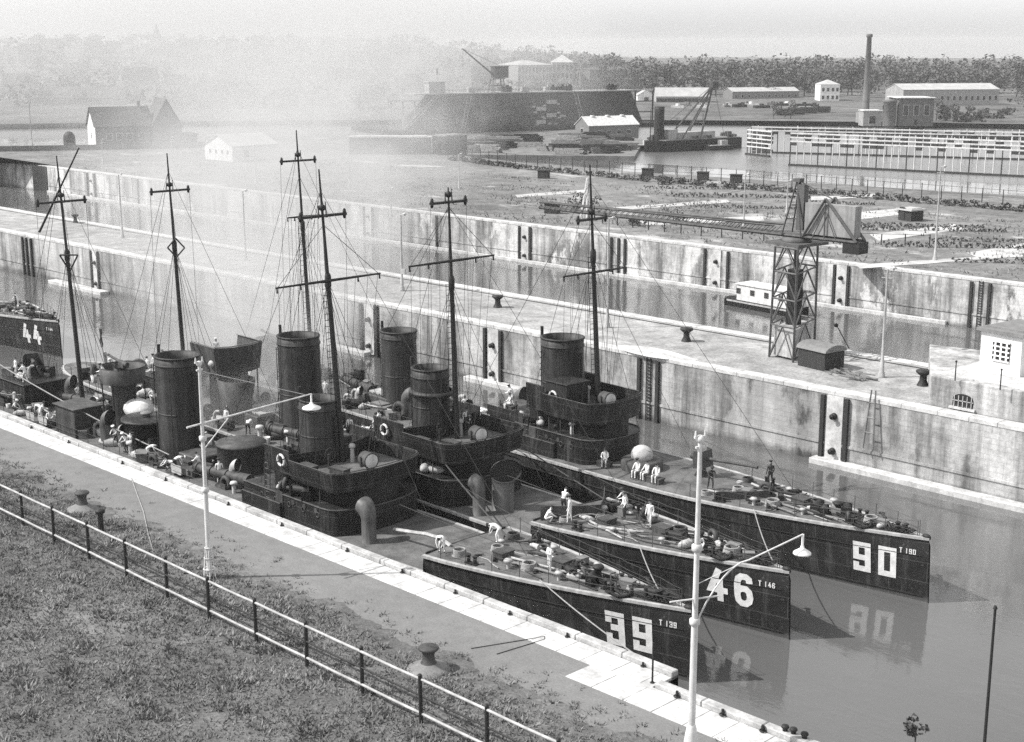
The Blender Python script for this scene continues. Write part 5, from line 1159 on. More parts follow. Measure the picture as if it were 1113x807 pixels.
z_ = H1 + .8; jd = Vector((1, 0, 0)); nj = Vector((0, 1, 0)); rr = gy(935, 274, o0.y).x - o0.x; ll = o0.x - gy(588, 234, o0.y).x
J = lambda x, y, z: jd * x + nj * y + Vector((0, 0, z))
mb = MB()
for s in (-.7, .7):
    mb.bar(J(-ll, s * .35, z_), J(rr, s, z_), .24); mb.bar(J(-ll, s * .35, z_ + .55), J(-2, s, z_ + .75), .15)
for k in range(40): x = -ll + k * (ll - 2) / 40; x2 = x + (ll - 2) / 40; mb.bar(J(x, -.4, z_), J(x2, -.4, z_ + .6), .05); mb.bar(J(x, -.4, z_), J(x, .4, z_), .05); mb.bar(J(x, .4, z_), J(x2, .4, z_ + .6), .05)
mb.build('jib', STEELM, t)
Ht = hgt(o0, 196); mb = MB()
for sx, sy in ((-1.1, -.8), (-1.1, .8), (.9, -.8), (.9, .8)): mb.bar(J(sx, sy, z_), J(-.1, sy * .25, Ht), .14)
for z0_ in (.3, .55, .75): w_ = 1 - z0_; mb.bar(J(-1.1 * w_, -.8 * w_, z_ + (Ht - z_) * z0_), J(.9 * w_, .8 * w_, z_ + (Ht - z_) * z0_), .08)
mb.bar(J(-.1, 0, Ht), J(rr * .55, 0, z_ + 3.4), .1); mb.bar(J(-.1, 0, Ht), J(-ll * .6, 0, z_ + .7), .03); mb.box(J(-.1, 0, Ht), (.7, .7, .3)); mb.box(J(.4, 0, z_ + 2.5), (.7, .7, 4.0)); mb.build('mast_frame', LG, t)
mb = MB(); xm = rr * .5; apex = z_ + 3.5
for s in (-.72, .72): mb.bar(J(1.0, s, z_), J(xm, s, apex), .22); mb.bar(J(rr, s, z_), J(xm, s, apex), .22); mb.bar(J(xm, s, apex), J(xm, s, z_), .1); mb.bar(J(xm - 1.2, s, z_), J(xm, s, apex - 1), .08); mb.bar(J(xm + 1.2, s, z_), J(xm, s, apex - 1), .08)
mb.build('back_truss', LG, t)
mb = MB(); ang = math.atan2(jd.y, jd.x); mb.box(J(rr * .55, 0.0, z_ + 1.65), (rr * .78, 1.0, 2.7), ang); mb.build('machine_house', mat('crane_panel', .24, .6, .2, 1, 9, .1, streak=.2), t); mb = MB(); mb.box(J(rr - .5, 0, z_ - .5), (1.6, 1.5, 1.0), ang); mb.build('counterweight', DARK, t)
# coal bunker
p0, p1 = gp(867, 397), gp(896, 404); ang = math.atan2((p1 - p0).y, (p1 - p0).x); ln = (p1 - p0).length
t = thing('coal_bunker', 'dark wooden bunker with curved lid beside the foot of the tower crane', 'bunker', p0, ang); mb = MB(); mb.box((ln / 2, 1.2, .8), (ln, 2.4, 1.6)); mb.build('box', WOODD, t)
mb = MB(); vs = []
for x in (-.15, ln + .15):
    for k in range(9): a = PI * k / 8; vs.append((x, 1.2 - 1.35 * math.cos(a), 1.58 + .55 * math.sin(a)))
mb.add(vs, [(k, k + 1, 10 + k, 9 + k) for k in range(8)] + [tuple(range(9)), tuple(range(9, 18))[::-1]]); mb.build('lid', MIDG, t)
mb = MB()
for k in range(26): mb.box((ln + .8 + rng.uniform(0, 3.6), rng.uniform(-.6, 1.6), rng.uniform(.05, .35)), (rng.uniform(.4, 1.8), .12, .1), rng.uniform(-.5, .6))
tag(mb.build('scrap_heap', WOOD, None, p0, ang), 'low heap of loose scrap timber lying right of the dark bunker', 'scrap heap')
pp = gp(923, 379); mb = MB(); mb.cyl((0, 0, 0), (-1.8, .5, 1.9), .05, None, 6); mb.lathe((-1.8, .5, 1.85), [(.02, .2), (.2, .1), (.2, -.1), (.02, -.2)], 10); tag(mb.build('leaning_signal_pole', DARK, None, pp), 'short leaning pole with a round head right of the tower crane', 'pole')
# masonry platform with the white building
gA, gB = gp(1010, 438), gp(1114, 468); py = IY0 + 1.4; gx = gy(1010, 436, py).x; ph = gy(1010, 408, py).z
t = thing('masonry_platform', 'pale masonry platform with arched cellar window on the right of the island', 'platform')
mb = MB(); mb.prism([(gx, py), (40, py), (40, IY1 - 1), (gx + 2, IY1 - 1), (gx - 6, IY1 - 2.6)][:5], -.05, ph); mb.build('platform_body', wall_mat('platform_masonry', .3, .45), t, bevel=.05)
mb = MB(); mb.box(((gx + 40) / 2, (py + IY1 - 1.4) / 2 + .3, ph + .03), (40 - gx - .6, IY1 - py - 2.4, .06)); mb.build('paving', STONEL, t)
wx = gy(1047, 433, py).x; mb = MB(); mb.mi = 0; n = 10; pts = [(wx - .85, py - .02, ph - 2.0), (wx + .85, py - .02, ph - 2.0)] + [(wx + .85 * math.cos(PI * k / n), py - .02, ph - 1.45 + .45 * math.sin(PI * k / n)) for k in range(n + 1)]
mb.add(pts, [tuple(range(len(pts)))]); o = mb.build('arched_window', GLASS, t); mb = MB()
for k in range(5): mb.box((wx - .7 + k * .35, py - .05, ph - 1.6), (.06, .05, .9))
mb.box((wx, py - .05, ph - 1.55), (1.7, .05, .06)); mb.build('bars', LIGHTG, o); mb = MB(); mb.box((wx, py - .1, ph - 2.12), (2.1, .25, .16)); mb.build('sill', STONEL, o)
def building(name, label, p0, p1, depth, wh, rh, roof='gable', wm=PLASTER, rm=ROOF, wins=(), side=(), cat='house', group=None, door=None, over=.3, chim=(), loc_z=None):
    """front wall from p0 to p1 (left to right), body behind it; wins: (along, height, w, h) on the front; side: the same on the right end (s=1) or the left end (s=-1)"""
    d = p1 - p0; d.z = 0; ln = d.length; t = thing(name, label, cat, p0, math.atan2(d.y, d.x), group); z0 = -.5
    mb = MB(); mb.box((ln / 2, depth / 2, (wh + z0) / 2), (ln, depth, wh - z0))
    if roof == 'gable':
        for x in (0, ln): mb.add([(x, 0, wh), (x, depth, wh), (x, depth / 2, wh + rh)], [(0, 1, 2)])
    if roof == 'cross':
        for y in (0, depth): mb.add([(0, y, wh), (ln, y, wh), (ln / 2, y, wh + rh)], [(0, 1, 2)])
    mb.build('wall', wm, t); o = over; r = MB(); th = .16
    if roof == 'gable':
        dz_ = rh * o / (depth / 2)
        for a, b in ((-o, depth / 2), (depth + o, depth / 2)):
            za, zb = wh - dz_, wh + rh; q = [(-o, a, za + .02), (ln + o, a, za + .02), (ln + o, b, zb + .02), (-o, b, zb + .02)]; r.add(q + [(x, y, z + th) for x, y, z in q], [(0, 1, 2, 3), (4, 5, 6, 7), (0, 1, 5, 4), (1, 2, 6, 5), (2, 3, 7, 6), (3, 0, 4, 7)])
    elif roof == 'cross':
        dz_ = rh * o / (ln / 2)
        for a, b in ((-o, ln / 2), (ln + o, ln / 2)):
            za, zb = wh - dz_, wh + rh; q = [(a, -o, za + .02), (a, depth + o, za + .02), (b, depth + o, zb + .02), (b, -o, zb + .02)]; r.add(q + [(x, y, z + th) for x, y, z in q], [(0, 1, 2, 3), (4, 5, 6, 7), (0, 1, 5, 4), (1, 2, 6, 5), (2, 3, 7, 6), (3, 0, 4, 7)])
    elif roof == 'hip':
        i = min(depth / 2, ln / 2) * .98; q = [(-o, -o, wh), (ln + o, -o, wh), (ln + o, depth + o, wh), (-o, depth + o, wh), (i, depth / 2, wh + rh), (ln - i, depth / 2, wh + rh)]
        r.add(q, [(0, 1, 5, 4), (1, 2, 5), (2, 3, 4, 5), (3, 0, 4), (3, 2, 1, 0)])
    else: r.box((ln / 2, depth / 2, wh + .12), (ln + 2 * o, depth + 2 * o, .24)); r.box((ln / 2, depth / 2, wh + .3), (ln * .9, depth * .85, .14))
    rf = r.build('roof', rm, t)
    for cx_, cy_, chh in chim: mb = MB(); mb.box((cx_ * ln, cy_ * depth, wh + rh * .5 + chh / 2), (.8, .8, rh + chh)); mb.build('chimney', BRICK, rf)
    for x, z, ww, hh_ in wins:
        mb = MB(); mb.box((x * ln, -.01, z), (ww + .24, .1, hh_ + .24)); w_ = mb.build('window', WHITED, t); mb = MB(); mb.box((x * ln, -.05, z), (ww, .08, hh_)); mb.build('pane', GLASS, w_)
    for y, z, ww, hh_, s in side:
        x = ln if s > 0 else 0; mb = MB(); mb.box((x, y * depth, z), (.1, ww + .24, hh_ + .24)); w_ = mb.build('window', WHITED, t); mb = MB(); mb.box((x + s * .04, y * depth, z), (.1, ww, hh_)); mb.build('pane', GLASS, w_)
    if door: mb = MB(); mb.box((door * ln, -.03, 1.05), (1.1, .12, 2.1)); mb.build('door', WOODD, t)
    return t
q0 = gp(1064, 402, ph); q1 = gp(1108, 411, ph); bh = hgt(q0, 359)
t = building('white_hut', 'white plastered lock building with gridded window on the masonry platform', q0, q1, 5.0, bh, .5, 'flat', PLASTER, mat('tarred_roof', .17, .9, .25), (), (), 'building')
mb = MB(); ln = (q1 - q0).length; mb.box((ln * .52, -.02, bh * .56), (1.5, .1, 1.5)); o = mb.build('window', GLASS, t); mb = MB()
for k in range(3): mb.box((ln * .52 - .5 + k * .5, -.09, bh * .56), (.14, .06, 1.5))
for k in range(5): mb.box((ln * .52, -.1, bh * .56 - .74 + k * .37), (1.5, .06, .1))
mb.build('glazing_bar', WHITE, o)
for k, (x, y) in enumerate(((826, 0), )): pass
# chain posts round the platform
for k, (x, y0, y1) in enumerate(((1038, 414, 393), (1087, 424, 402))):
    pp = gp(x, y0, ph); mb = MB(); mb.cyl((0, 0, 0), (0, 0, hgt(pp, y1)), .05, .04, 6); mb.ball((0, 0, hgt(pp, y1)), .09); tag(mb.build('rail_post', DARK, None, pp), ('thin post on the platform left of the white lock building', 'thin post on the platform in front of the white lock building')[k], 'post')
t = thing('stone_groyne_frame', 'narrow timber frame leaning against the island wall right of the ladder', 'frame', gy(947, 470, IY0 - .25) * 1); mb = MB()
for s in (-.45, .45): mb.bar((s, -.35, -1.3), (s * .4, 0, 3.4), .12)
for k in range(3): mb.bar((-.4 + k * .06, -.3 + .1 * k, k * 1.2), (.4 - k * .06, -.3 + .1 * k, k * 1.2), .08)
mb.build('frame_timber', WOOD, t)
# barge in the far chamber
p0, p1 = gp(790, 332, -6), gp(858, 345, -6); d = p1 - p0; ang = math.atan2(d.y, d.x)
t = thing('house_barge', 'pale house barge with dark hull lying along the far lock wall behind the crane', 'barge', p0, ang); ln = d.length
mb = MB(); mb.prism([(-.5, 0), (ln, 0), (ln, 3.6), (-.5, 3.6), (-1.3, 1.8)], -1, .9); mb.build('hull', HULL, t); mb = MB(); mb.box((ln / 2 + .6, 1.8, 1.9), (ln - 1.4, 2.8, 2.1)); mb.box((ln / 2 + .6, 1.8, 3.0), (ln - 1, 3.1, .14)); mb.build('cabin', WHITED, t)
for k in range(4): mb = MB(); mb.box((1.6 + k * 2.4, .38, 2.1), (.7, .08, .7)); mb.build('window', GLASS, t)
mb = MB(); mb.box((ln / 2, -.03, .75), (ln, .1, .2)); mb.build('rubbing_strake', LIGHTG, t)
# ------------------------------------------------------------------ far bank: houses, plots, fences
q0, q1 = gp(105, 163), gp(166, 161); e = q1 - q0; nrm = Vector((-e.y, e.x, 0)).normalized()
wh = hgt(q0, 137); t = building('gatekeeper_house', 'brick house with long tiled roof and left gable painted sunlit pale beyond the lock', q0, q1, 9.5, wh, hgt(q0, 118) - wh, 'gable', BRICK, ROOF, [(x, wh * .52, 1.5, 1.6) for x in (.24, .42, .6, .82)], [(.5, wh * .55, 1.1, 1.6, -1)], 'house', None, None, .5, [(.86, .5, 1.6)])
mb = MB(); ln = e.length; mb.box((-.03, 4.75, wh / 2), (.1, 9.4, wh)); mb.add([(-.05, .05, wh), (-.05, 9.45, wh), (-.05, 4.75, hgt(q0, 118) - .2)], [(0, 1, 2)]); mb.build('sunlit_gable', PLASTER, t)  # pale skin puts the sunlight on the left end into its colour
q2 = q1 + e.normalized() * .1; q3 = gp(198, 160); wh2 = hgt(q2, 136)
building('gatekeeper_wing', 'taller wing with cross gable at the right end of the brick house', q2 - nrm * .6, q2 - nrm * .6 + e.normalized() * (q3 - q2).length, 10.5, wh2, hgt(q2, 108) - wh2, 'cross', BRICK, ROOF, [(.35, wh2 * .5, 1.2, 1.6), (.7, wh2 * .5, 1.2, 1.6)], (), 'house', None, None, .5)
q4 = q2 + e.normalized() * (q3 - q2).length; building('lean_to', 'low lean-to at the right end of the brick house wing', q4 + e.normalized() * .1, q4 + e.normalized() * 4.4, 7, hgt(q4, 147), 1.2, 'flat', BRICK, ROOF, (), (), 'shed')
q0, q1 = gp(223, 173), gp(253, 176); wh = hgt(q0, 157)
building('white_shed', 'small white shed with pale roof and four windows right of the brick house', q0, q1, 13, wh, hgt(q0, 146) - wh, 'cross', PLASTER, ROOFL, [(x, wh * .6, .6, .8) for x in (.2, .42, .64, .84)], [(.3, wh * .5, 1.2, 1.6, 1)], 'shed', None, None, .3)
t = MB(); pp = gp(76, 161); t.lathe((0, 0, 0), [(1.6, 0), (1.6, 2.4), (1.5, 3.4), (.9, 4.2), (.02, 4.5)], 14); tag(t.build('round_kiosk', DARK, None, pp), 'dark round topped kiosk left of the brick house', 'kiosk')
def bank_fence(label, pts, step, h, rails_=2, m=DARK, name='bank_fence', solid=None, tilt=0):
    t = thing(name, label, 'fence'); mbp = MB(); P_ = [gp(x, y, z if False else 0) for x, y in pts]; k = 0
    mr = MB(); posts = []
    for a, b in zip(P_[:-1], P_[1:]):
        n = max(1, int((b - a).length / step)); posts += [a.lerp(b, i / n) for i in range(n)]
    posts.append(P_[-1])
    for q in posts[:100]: mb = MB(); mb.cyl(q - Vector((0, 0, .3)), q + Vector((rng.uniform(-.05, .05), 0, h * rng.uniform(.95, 1.05))), .09, .075, 6); mb.build('post', m, t)
    for i in range(rails_):
        z = h * (.95 - i * .45)
        for a, b in zip(posts[:-1], posts[1:]): mr.cyl(a + Vector((0, 0, z)), b + Vector((0, 0, z)), .03, None, 4)
    mr.build('rail', m, t)
    if solid:
        ms = MB(); ms.wallstrip([(q.x, q.y) for q in posts], 0, solid, .12); ms.build('boarding', MIDG, t)
    return t
bank_fence('long post and rail fence along the harbour side of the grass field', [(487, 171), (560, 180), (690, 191), (800, 198), (960, 212), (1113, 224), (1200, 231)], 3.4, 2.6)
bank_fence('low post fence along the path behind the far lock wall', [(655, 243), (740, 255), (830, 262), (1010, 268)], 3.0, 1.6, 1)
bank_fence('pale boarded fence behind the brick house at the far left', [(-60, 166), (60, 164), (205, 161), (224, 160)], 5, 1.8, 1, LIGHTG, 'board_fence', 1.4)
mb = MB(); pts = [(490, 176), (560, 185), (690, 198), (800, 207), (960, 219), (1113, 232), (1250, 243)]
for (x0, y0), (x1, y1) in zip(pts[:-1], pts[1:]):
    for k in range(46):
        p = gp(x0 + (x1 - x0) * k / 46, y0 + (y1 - y0) * k / 46 - 2); crown(mb, (p.x + rng.uniform(-.6, .6), p.y + rng.uniform(-.8, .8), .45), 1.25, .75, 30, .22, rng, 3)
o = mb.build('hedge', LEAFD); o['kind'] = 'thing'; tag(o, 'long dark clipped hedge along the far edge of the grass field', 'hedge')
q0, q1 = gp(470, 168), gp(484, 169); wh = hgt(q0, 148); building('quay_block', 'dark cube shaped shed on the water edge beside the long quay wall', q0, q1, 8, wh, .4, 'flat', HULLG, MIDG, (), (), 'shed')
q0, q1 = gp(380, 168), gp(468, 168); building('quay_bank', 'long low dark shed along the water edge left of the cube shaped shed', q0, q1, 5, hgt(q0, 150), .3, 'flat', MIDG, ROOFL, (), (), 'shed')
for x, y0, y1, lab in ((1016, 283, 182, 'pale lamp post on the field right of the allotment hut'), (808, 252, 190, 'pale lamp post on the field left of the tower crane'), (855, 232, 197, 'pale short lamp post on the field behind the tower crane'), (380, 205, 172, 'thin pale lamp post on the field between the masts'), (499, 205, 168, 'thin pale lamp post on the field near the boarded shed'), (425, 236, 205, 'thin dark post on the edge of the far lock wall')): simple_lamp(lab, x, y0, y1)
for k, (x, y0, y1) in enumerate(((35, 160, 112), (112, 178, 152), (188, 190, 150), (278, 200, 158))): simple_lamp('thin lamp post on the far bank, ' + ('left of the brick house', 'in front of the brick house gable', 'in front of the brick house wing', 'right of the white shed')[k], x, y0, y1)
# allotment hut, frames, beds
q0, q1 = gp(976, 239), gp(990, 241); wh = hgt(q0, 228); building('allotment_hut', 'small allotment hut with pale roof among the garden beds', q0, q1, 2.6, wh, .5, 'flat', WOODD, ROOFL, (), (), 'hut', None, .3)
BED = mat('pale_dry_ground', .4, .95, .3, .4, 4, .3); k = 0
for px in (((905, 233), (985, 226), (1000, 231), (915, 241)), ((945, 255), (1035, 244), (1050, 249), (955, 262)), ((1050, 275), (1130, 262), (1150, 269), (1070, 283)), ((660, 226), (790, 217), (795, 220), (670, 229)), ((690, 240), (830, 235), (832, 240), (705, 245)), ((560, 212), (640, 206), (642, 209), (562, 215)), ((930, 300 - 12), (1113, 276), (1113, 279), (935, 292)), ((880, 214), (950, 211), (952, 214), (882, 218))):
    mb = MB(); P4 = [gp(x, y, .006 + .004 * k) for x, y in px]; n = 14; k += 1
    lo_ = [P4[0].lerp(P4[1], i / n) + Vector((0, 1.2 * noise.noise((i * .9, k, 0)), 0)) for i in range(n + 1)]; hi_ = [P4[3].lerp(P4[2], i / n) + Vector((0, 1.2 * noise.noise((i * .9, k, 5)), 0)) for i in range(n + 1)]
    mb.add(lo_ + hi_, [(i, i + 1, n + 2 + i, n + 1 + i) for i in range(n)]); struct(mb.build('dry_ground', BED))
ROWM = MB(); 
for k in range(60): crown(ROWM, (k * .5, rng.uniform(-.15, .15), .3), .45, .4, 12, .18, rng, 2)
ROWM = ROWM.mesh('planting_row', LEAFD)
for k, (x, y) in enumerate(((900, 245), (935, 250), (960, 268), (1010, 262), (1035, 285), (870, 222), (700, 205), (730, 214), (760, 226))):
    o = bpy.data.objects.new('planting_row', ROWM); col.objects.link(o); o.location = gp(x, y); o.rotation_euler.z = R(38); o.scale = (rng.uniform(.4, .9), 1, rng.uniform(.7, 1.2)); tag(o, 'dark row of garden plants in the allotments on the far bank', 'plant row', 'plant rows in the allotments')
for x, y, r_, lab in ((638, 232, 2.2, 'dark leafy bush beside the stepped path of the far bank'), (735, 243, 1.8, 'leafy bush on the field above the far lock wall'), (720, 201, 1.5, 'dark low bush on the field by the hedge'), (628, 222, 1.6, 'bush left of the white stacked poles'), (690, 246, 1.5, 'small bush near the path behind the far lock wall')):
    mb = MB(); crown(mb, (0, 0, r_ * .5), r_ * 1.2, r_ * .75, 240, .2, rng, 7); tag(mb.build('bush', LEAFD, None, gp(x, y)), lab, 'bush')
pp = gp(638, 238); mb = MB()
for k in range(7): a = k * .9; mb.cyl((1.1 * math.cos(a), 1.1 * math.sin(a), 0), (.1 * math.cos(a), .1 * math.sin(a), 6.5), .14, .08, 6)
tag(mb.build('pole_stack', WHITED, None, pp), 'white conical stack of poles on the field beside the bush', 'pole stack')
for k, (x, y) in enumerate(((591, 194), (704, 192), (764, 196), (800, 199), (600, 232))): q = gp(x, y); mb = MB(); mb.box((0, 0, .8), (2.2, 1.5, 1.6), .4); mb.box((0, 0, 1.68), (2.5, 1.8, .12), .4); tag(mb.build('field_box', WOODD, None, q), 'dark wooden box on the field, ' + ('leftmost near the harbour fence', 'by the harbour fence below the crane ship', 'right of the bush by the hedge', 'at the hedge above the lamp post', 'on the path near the white stacked poles')[k], 'box')
# ------------------------------------------------------------------ harbour beyond the field
q = [gp(x, y, -4.6) for x, y in ((488, 168), (690, 170), (700, 152), (640, 140), (500, 150))]
mb = MB(); mb.prism([(p.x, p.y) for p in q], -8, -4.6); struct(mb.build('timber_yard_ground', SOIL))
ground = lambda x, y: gp(x, y, -4.6)
LOGS = []
for k in range(3):
    mb = MB(); rr_ = random.Random(k)
    for i in range(7):
        for j in range(7 - i):
            mb.cyl((-3.5, (j - (6 - i) / 2) * .42, .2 + i * .36), (3.5 + rr_.uniform(-.8, .8), (j - (6 - i) / 2) * .42, .2 + i * .36), .2, .18, 7)
    LOGS.append(mb.mesh('log_pile', (mat('sawn_logs', .22, .9, .45, 1.2, 9, .2), WOODD, mat('grey_logs', .1, .9, .45, 1.2, 9, .2))[k]))
LOGG = 'log piles in the timber yard before the floating dock'
for k in range(72):
    x, y = rng.uniform(503, 690), rng.uniform(150, 168); o = bpy.data.objects.new('log_pile', LOGS[k % 3]); col.objects.link(o); o.location = ground(x, y); o.rotation_euler.z = R(45) + rng.uniform(-.5, .5); s = rng.uniform(.6, 1.25); o.scale = (s * 1.2, s, s * rng.uniform(.5, 1.0))
    tag(o, ('pale', 'black', 'grey')[k % 3] + ' pile of round logs in the timber yard before the floating dock', 'log pile', ('pale ', 'black ', 'grey ')[k % 3] + LOGG)
q0, q1 = ground(640, 151), ground(694, 149); wh = hgt(q0, 137)
t = building('long_white_shed', 'long white roofed shed with roof vents before the right end of the floating dock', q0 , q1, 9, wh, hgt(q0, 128) - wh, 'gable', MIDG, WHITED, [(x, wh * .45, 1.6, 1.2) for x in (.2, .4, .6, .8)], [(.5, wh * .5, 1.8, 2.2, -1)], 'shed')
for k in range(3): mb = MB(); mb.cyl(((.2 + .3 * k) * (q1 - q0).length, 4.5, hgt(q0, 128)), ((.2 + .3 * k) * (q1 - q0).length, 4.5, hgt(q0, 126.5)), .9, .8, 10); mb.build('roof_vent', WHITED, t)
# floating dock
d0, d1 = gp(432, 146, -6), gp(702, 137, -6); e = d1 - d0; ln = e.length; ang = math.atan2(e.y, e.x); hd_ = hgt(d0.lerp(d1, .5), 101)
t = thing('floating_dock', 'huge dark floating dock with sloping ends lying in the harbour', 'floating dock', d0, ang)
lx = 16; rx = ln - 8
mb = MB(); a = [(0, 0, -2), (ln, 0, -2), (rx, 0, hd_), (lx, 0, hd_)]; mb.add(a + [(x, 7, z) for x, y, z in a], [(0, 1, 2, 3), (4, 5, 6, 7), (0, 1, 5, 4), (1, 2, 6, 5), (2, 3, 7, 6), (3, 0, 4, 7)]); mb.build('side_wall', mat('dock_plating', .045, .75, .3, .12, 2, .1, streak=.35), t)
mb = MB(); mb.box((ln / 2, 14, .2), (ln + 8, 42, 3.0)); mb.build('pontoon', HULLG, t)
mb = MB(); mb.box((ln * .5, 3.4, hd_ + .2), (rx - lx + 10, 8.2, .45)); mb.box((rx + 7, 3.4, hd_ + .2), (12, 1.4, .4)); mb.build('top_deck', LIGHTG, t)
mb = MB()
for k in range(60): mb.cyl((lx + k * (rx - lx) / 59, -.4, hd_ + .4), (lx + k * (rx - lx) / 59, -.4, hd_ + 1.6), .09, None, 4)
mb.box((ln / 2, -.4, hd_ + 1.6), (rx - lx, .1, .1)); mb.build('railing', MIDG, t)
for x0_, x1_ in ((ln * .235, ln * .265), (0.5, lx + 1), (ln * .725, ln * .685)):
    mb = MB()
    for s in (0, 1.6): mb.bar((x0_ + s, -.25, 0), (x1_ + s, -.25, hd_), .28)
    for k in range(12): f_ = k / 12; mb.bar((x0_ + (x1_ - x0_) * f_, -.25, hd_ * f_), (x0_ + (x1_ - x0_) * f_ + 1.6, -.25, hd_ * f_), .16)
    mb.build('stairway', LIGHTG, t)
mb = MB()
for k in range(4): mb.box((ln * .55 + (k % 2) * 5, -.5, hd_ * .2 + k * hd_ * .18), (4.5, .6, 1.6))
for k in range(14): mb.box((ln * .52 + rng.uniform(0, 16), -.5, rng.uniform(1.5, hd_ * .7)), (1.4, .5, .7))
mb.build('staging', LIGHTG, t)
mb = MB()
for x in (rx + 3, rx + 12): mb.bar((x, 1, -2), (x, 1, hd_), .7)
mb.bar((rx + 3, 1, hd_ * .4), (rx + 12, 1, hd_ * .4), .3); mb.bar((rx + 3, 1, hd_ * .7), (rx + 12, 1, hd_ * .7), .3); mb.build('end_frame', DARK, t)
mb = MB()
for x in (-2, 3, 8): mb.bar((x, 1, -1), (x, 1, hd_ * .85), .6)
mb.box((3, 1, hd_ * .85), (14, 1.6, .5)); mb.build('end_gangway', LIGHTG, t)
for k in range(9):
    x = lx + 6 + rng.uniform(0, rx - lx - 12); o = MB(); o.box((0, 0, 1), (rng.uniform(1.5, 4), 2, rng.uniform(1.2, 2.4))); o.box((.3, 0, 2), (.8, .8, 1.2)); o.build('winch_house', (DARK, LIGHTG, STEELM)[k % 3], t, (x, 3, hd_ + .4))
dm = Matrix.Rotation(ang, 3, 'Z')
def dk_(x, y, z): return d0 + dm @ Vector((x, y, z))
cp = dk_(ln * .395, 3.5, hd_ + .42); t = thing('jib_crane', 'jib crane raised on legs on top of the floating dock', 'crane', cp, ang); mb = MB()
for s in (-2.2, 2.2):
    for y in (-1.8, 1.8): mb.bar((s * 1.4, y, 0), (s, y * .6, 5), .45)
mb.bar((-3, 0, 2.5), (3, 0, 2.5), .3); mb.box((0, 0, 5.2), (5.5, 3.4, .5)); mb.build('portal_legs', MIDG, t)
mb = MB(); mb.box((1.2, 0, 7.6), (6.2, 3.4, 4.2)); mb.box((1.2, 0, 9.9), (6.6, 3.8, .4)); mb.build('crane_house', STEELM, t); mb = MB()
for s in (-.6, .6): mb.bar((-1.5, s, 6.5), (-15.5, s * .3, 16.8), .3)
for k in range(8): f_ = k / 8; mb.bar((-1.5 - 14 * f_, -.6, 6.5 + 10.3 * f_), (-1.5 - 14 * (f_ + .12), .6, 6.5 + 10.3 * (f_ + .12)), .16)
mb.cyl((-15.5, 0, 16.8), (1.2, 0, 10.2), .07, None, 4); mb.cyl((-15.3, 0, 16.6), (-15.3, 0, 9), .06, None, 4); mb.build('jib', STEELM, t)
pb = dk_(lx + 2, 3.5, hd_ + .42); mb = MB(); mb.box((0, 0, 2), (7, 4, 4)); mb.box((0, 0, 4.2), (7.6, 4.6, .4)); mb.cyl((1, 0, 4), (1, 0, 9), .15, None, 6); mb.box((1, 0, 8.3), (.8, .5, 2.2)); tag(mb.build('signal_hut', LIGHTG, None, pb, ang), 'pale signal hut with a short mast on the left end of the floating dock', 'hut')
# crane ship with sheer legs
s0, s1 = gp(718, 166, -6), gp(806, 161, -6); e = s1 - s0; ln = e.length; ang = math.atan2(e.y, e.x)
t = thing('crane_ship', 'dark steam crane ship with tall funnel and leaning sheer legs', 'crane ship', s0, ang); k1 = hgt(s0, 154)
mb = MB(); mb.prism([(-3, 4), (0, .6), (4, 0), (ln, 0), (ln, 9), (4, 9), (0, 8)], -1.5, k1); mb.build('hull', HULL, t); mb = MB(); mb.box((ln / 2 + 1, 4.5, k1 + .1), (ln - 3, 8.4, .2)); mb.build('deck', MIDG, t)
mb = MB(); mb.box((ln * .5, 5, k1 + 1.2), (ln * .45, 5, 2.2)); mb.box((ln * .22, 5, k1 + 1.7), (4, 4, 3.2)); mb.build('deckhouse', LIGHTG, t)
fx_ = ln * .1; mb = MB(); fh = hgt(s0, 117); mb.lathe((fx_, 5, 0), [(1.7, k1), (1.6, fh - 1.5), (1.7, fh), (1.4, fh), (1.3, fh - 3), (.02, fh - 3)], 16); mb.build('funnel', HULLG, t)
sh = hgt(s1, 92); tip = Vector((ln * .74, 4.5, sh)); mb = MB()
for y in (1, 8): mb.bar((ln * .05 + 8, y, k1), tip, .5); mb.bar((ln * .5, y, k1), tip - Vector((.4, 0, .4)), .6)
for f_ in (.3, .5, .7, .85): mb.bar(Vector((ln * .5, 1, k1)).lerp(tip, f_), Vector((ln * .5, 8, k1)).lerp(tip, f_), .25)
mb.box(tip, (2.6, 2, 2)); mb.cyl(tip, (ln * .9, 4.5, k1), .08, None, 4); mb.cyl(tip, (ln * .02, 4.5, k1 + 2), .08, None, 4); mb.build('sheer_legs', STEELM, t)
for x, hh_ in ((-.5, 10), (ln * .3, 7), (ln * .62, 8)): mb = MB(); mb.cyl((x, 4.5, k1), (x, 4.5, k1 + hh_), .16, .1, 6); mb.build('mast', DARK, t)
mb = MB()
for k in range(26): mb.box((rng.uniform(1, ln), rng.uniform(.5, 8), k1 + rng.uniform(.3, 1.2)), (rng.uniform(.6, 2.4), rng.uniform(.5, 2), rng.uniform(.4, 1.6)))
mb.build('deck_fitting', STEELM, t)
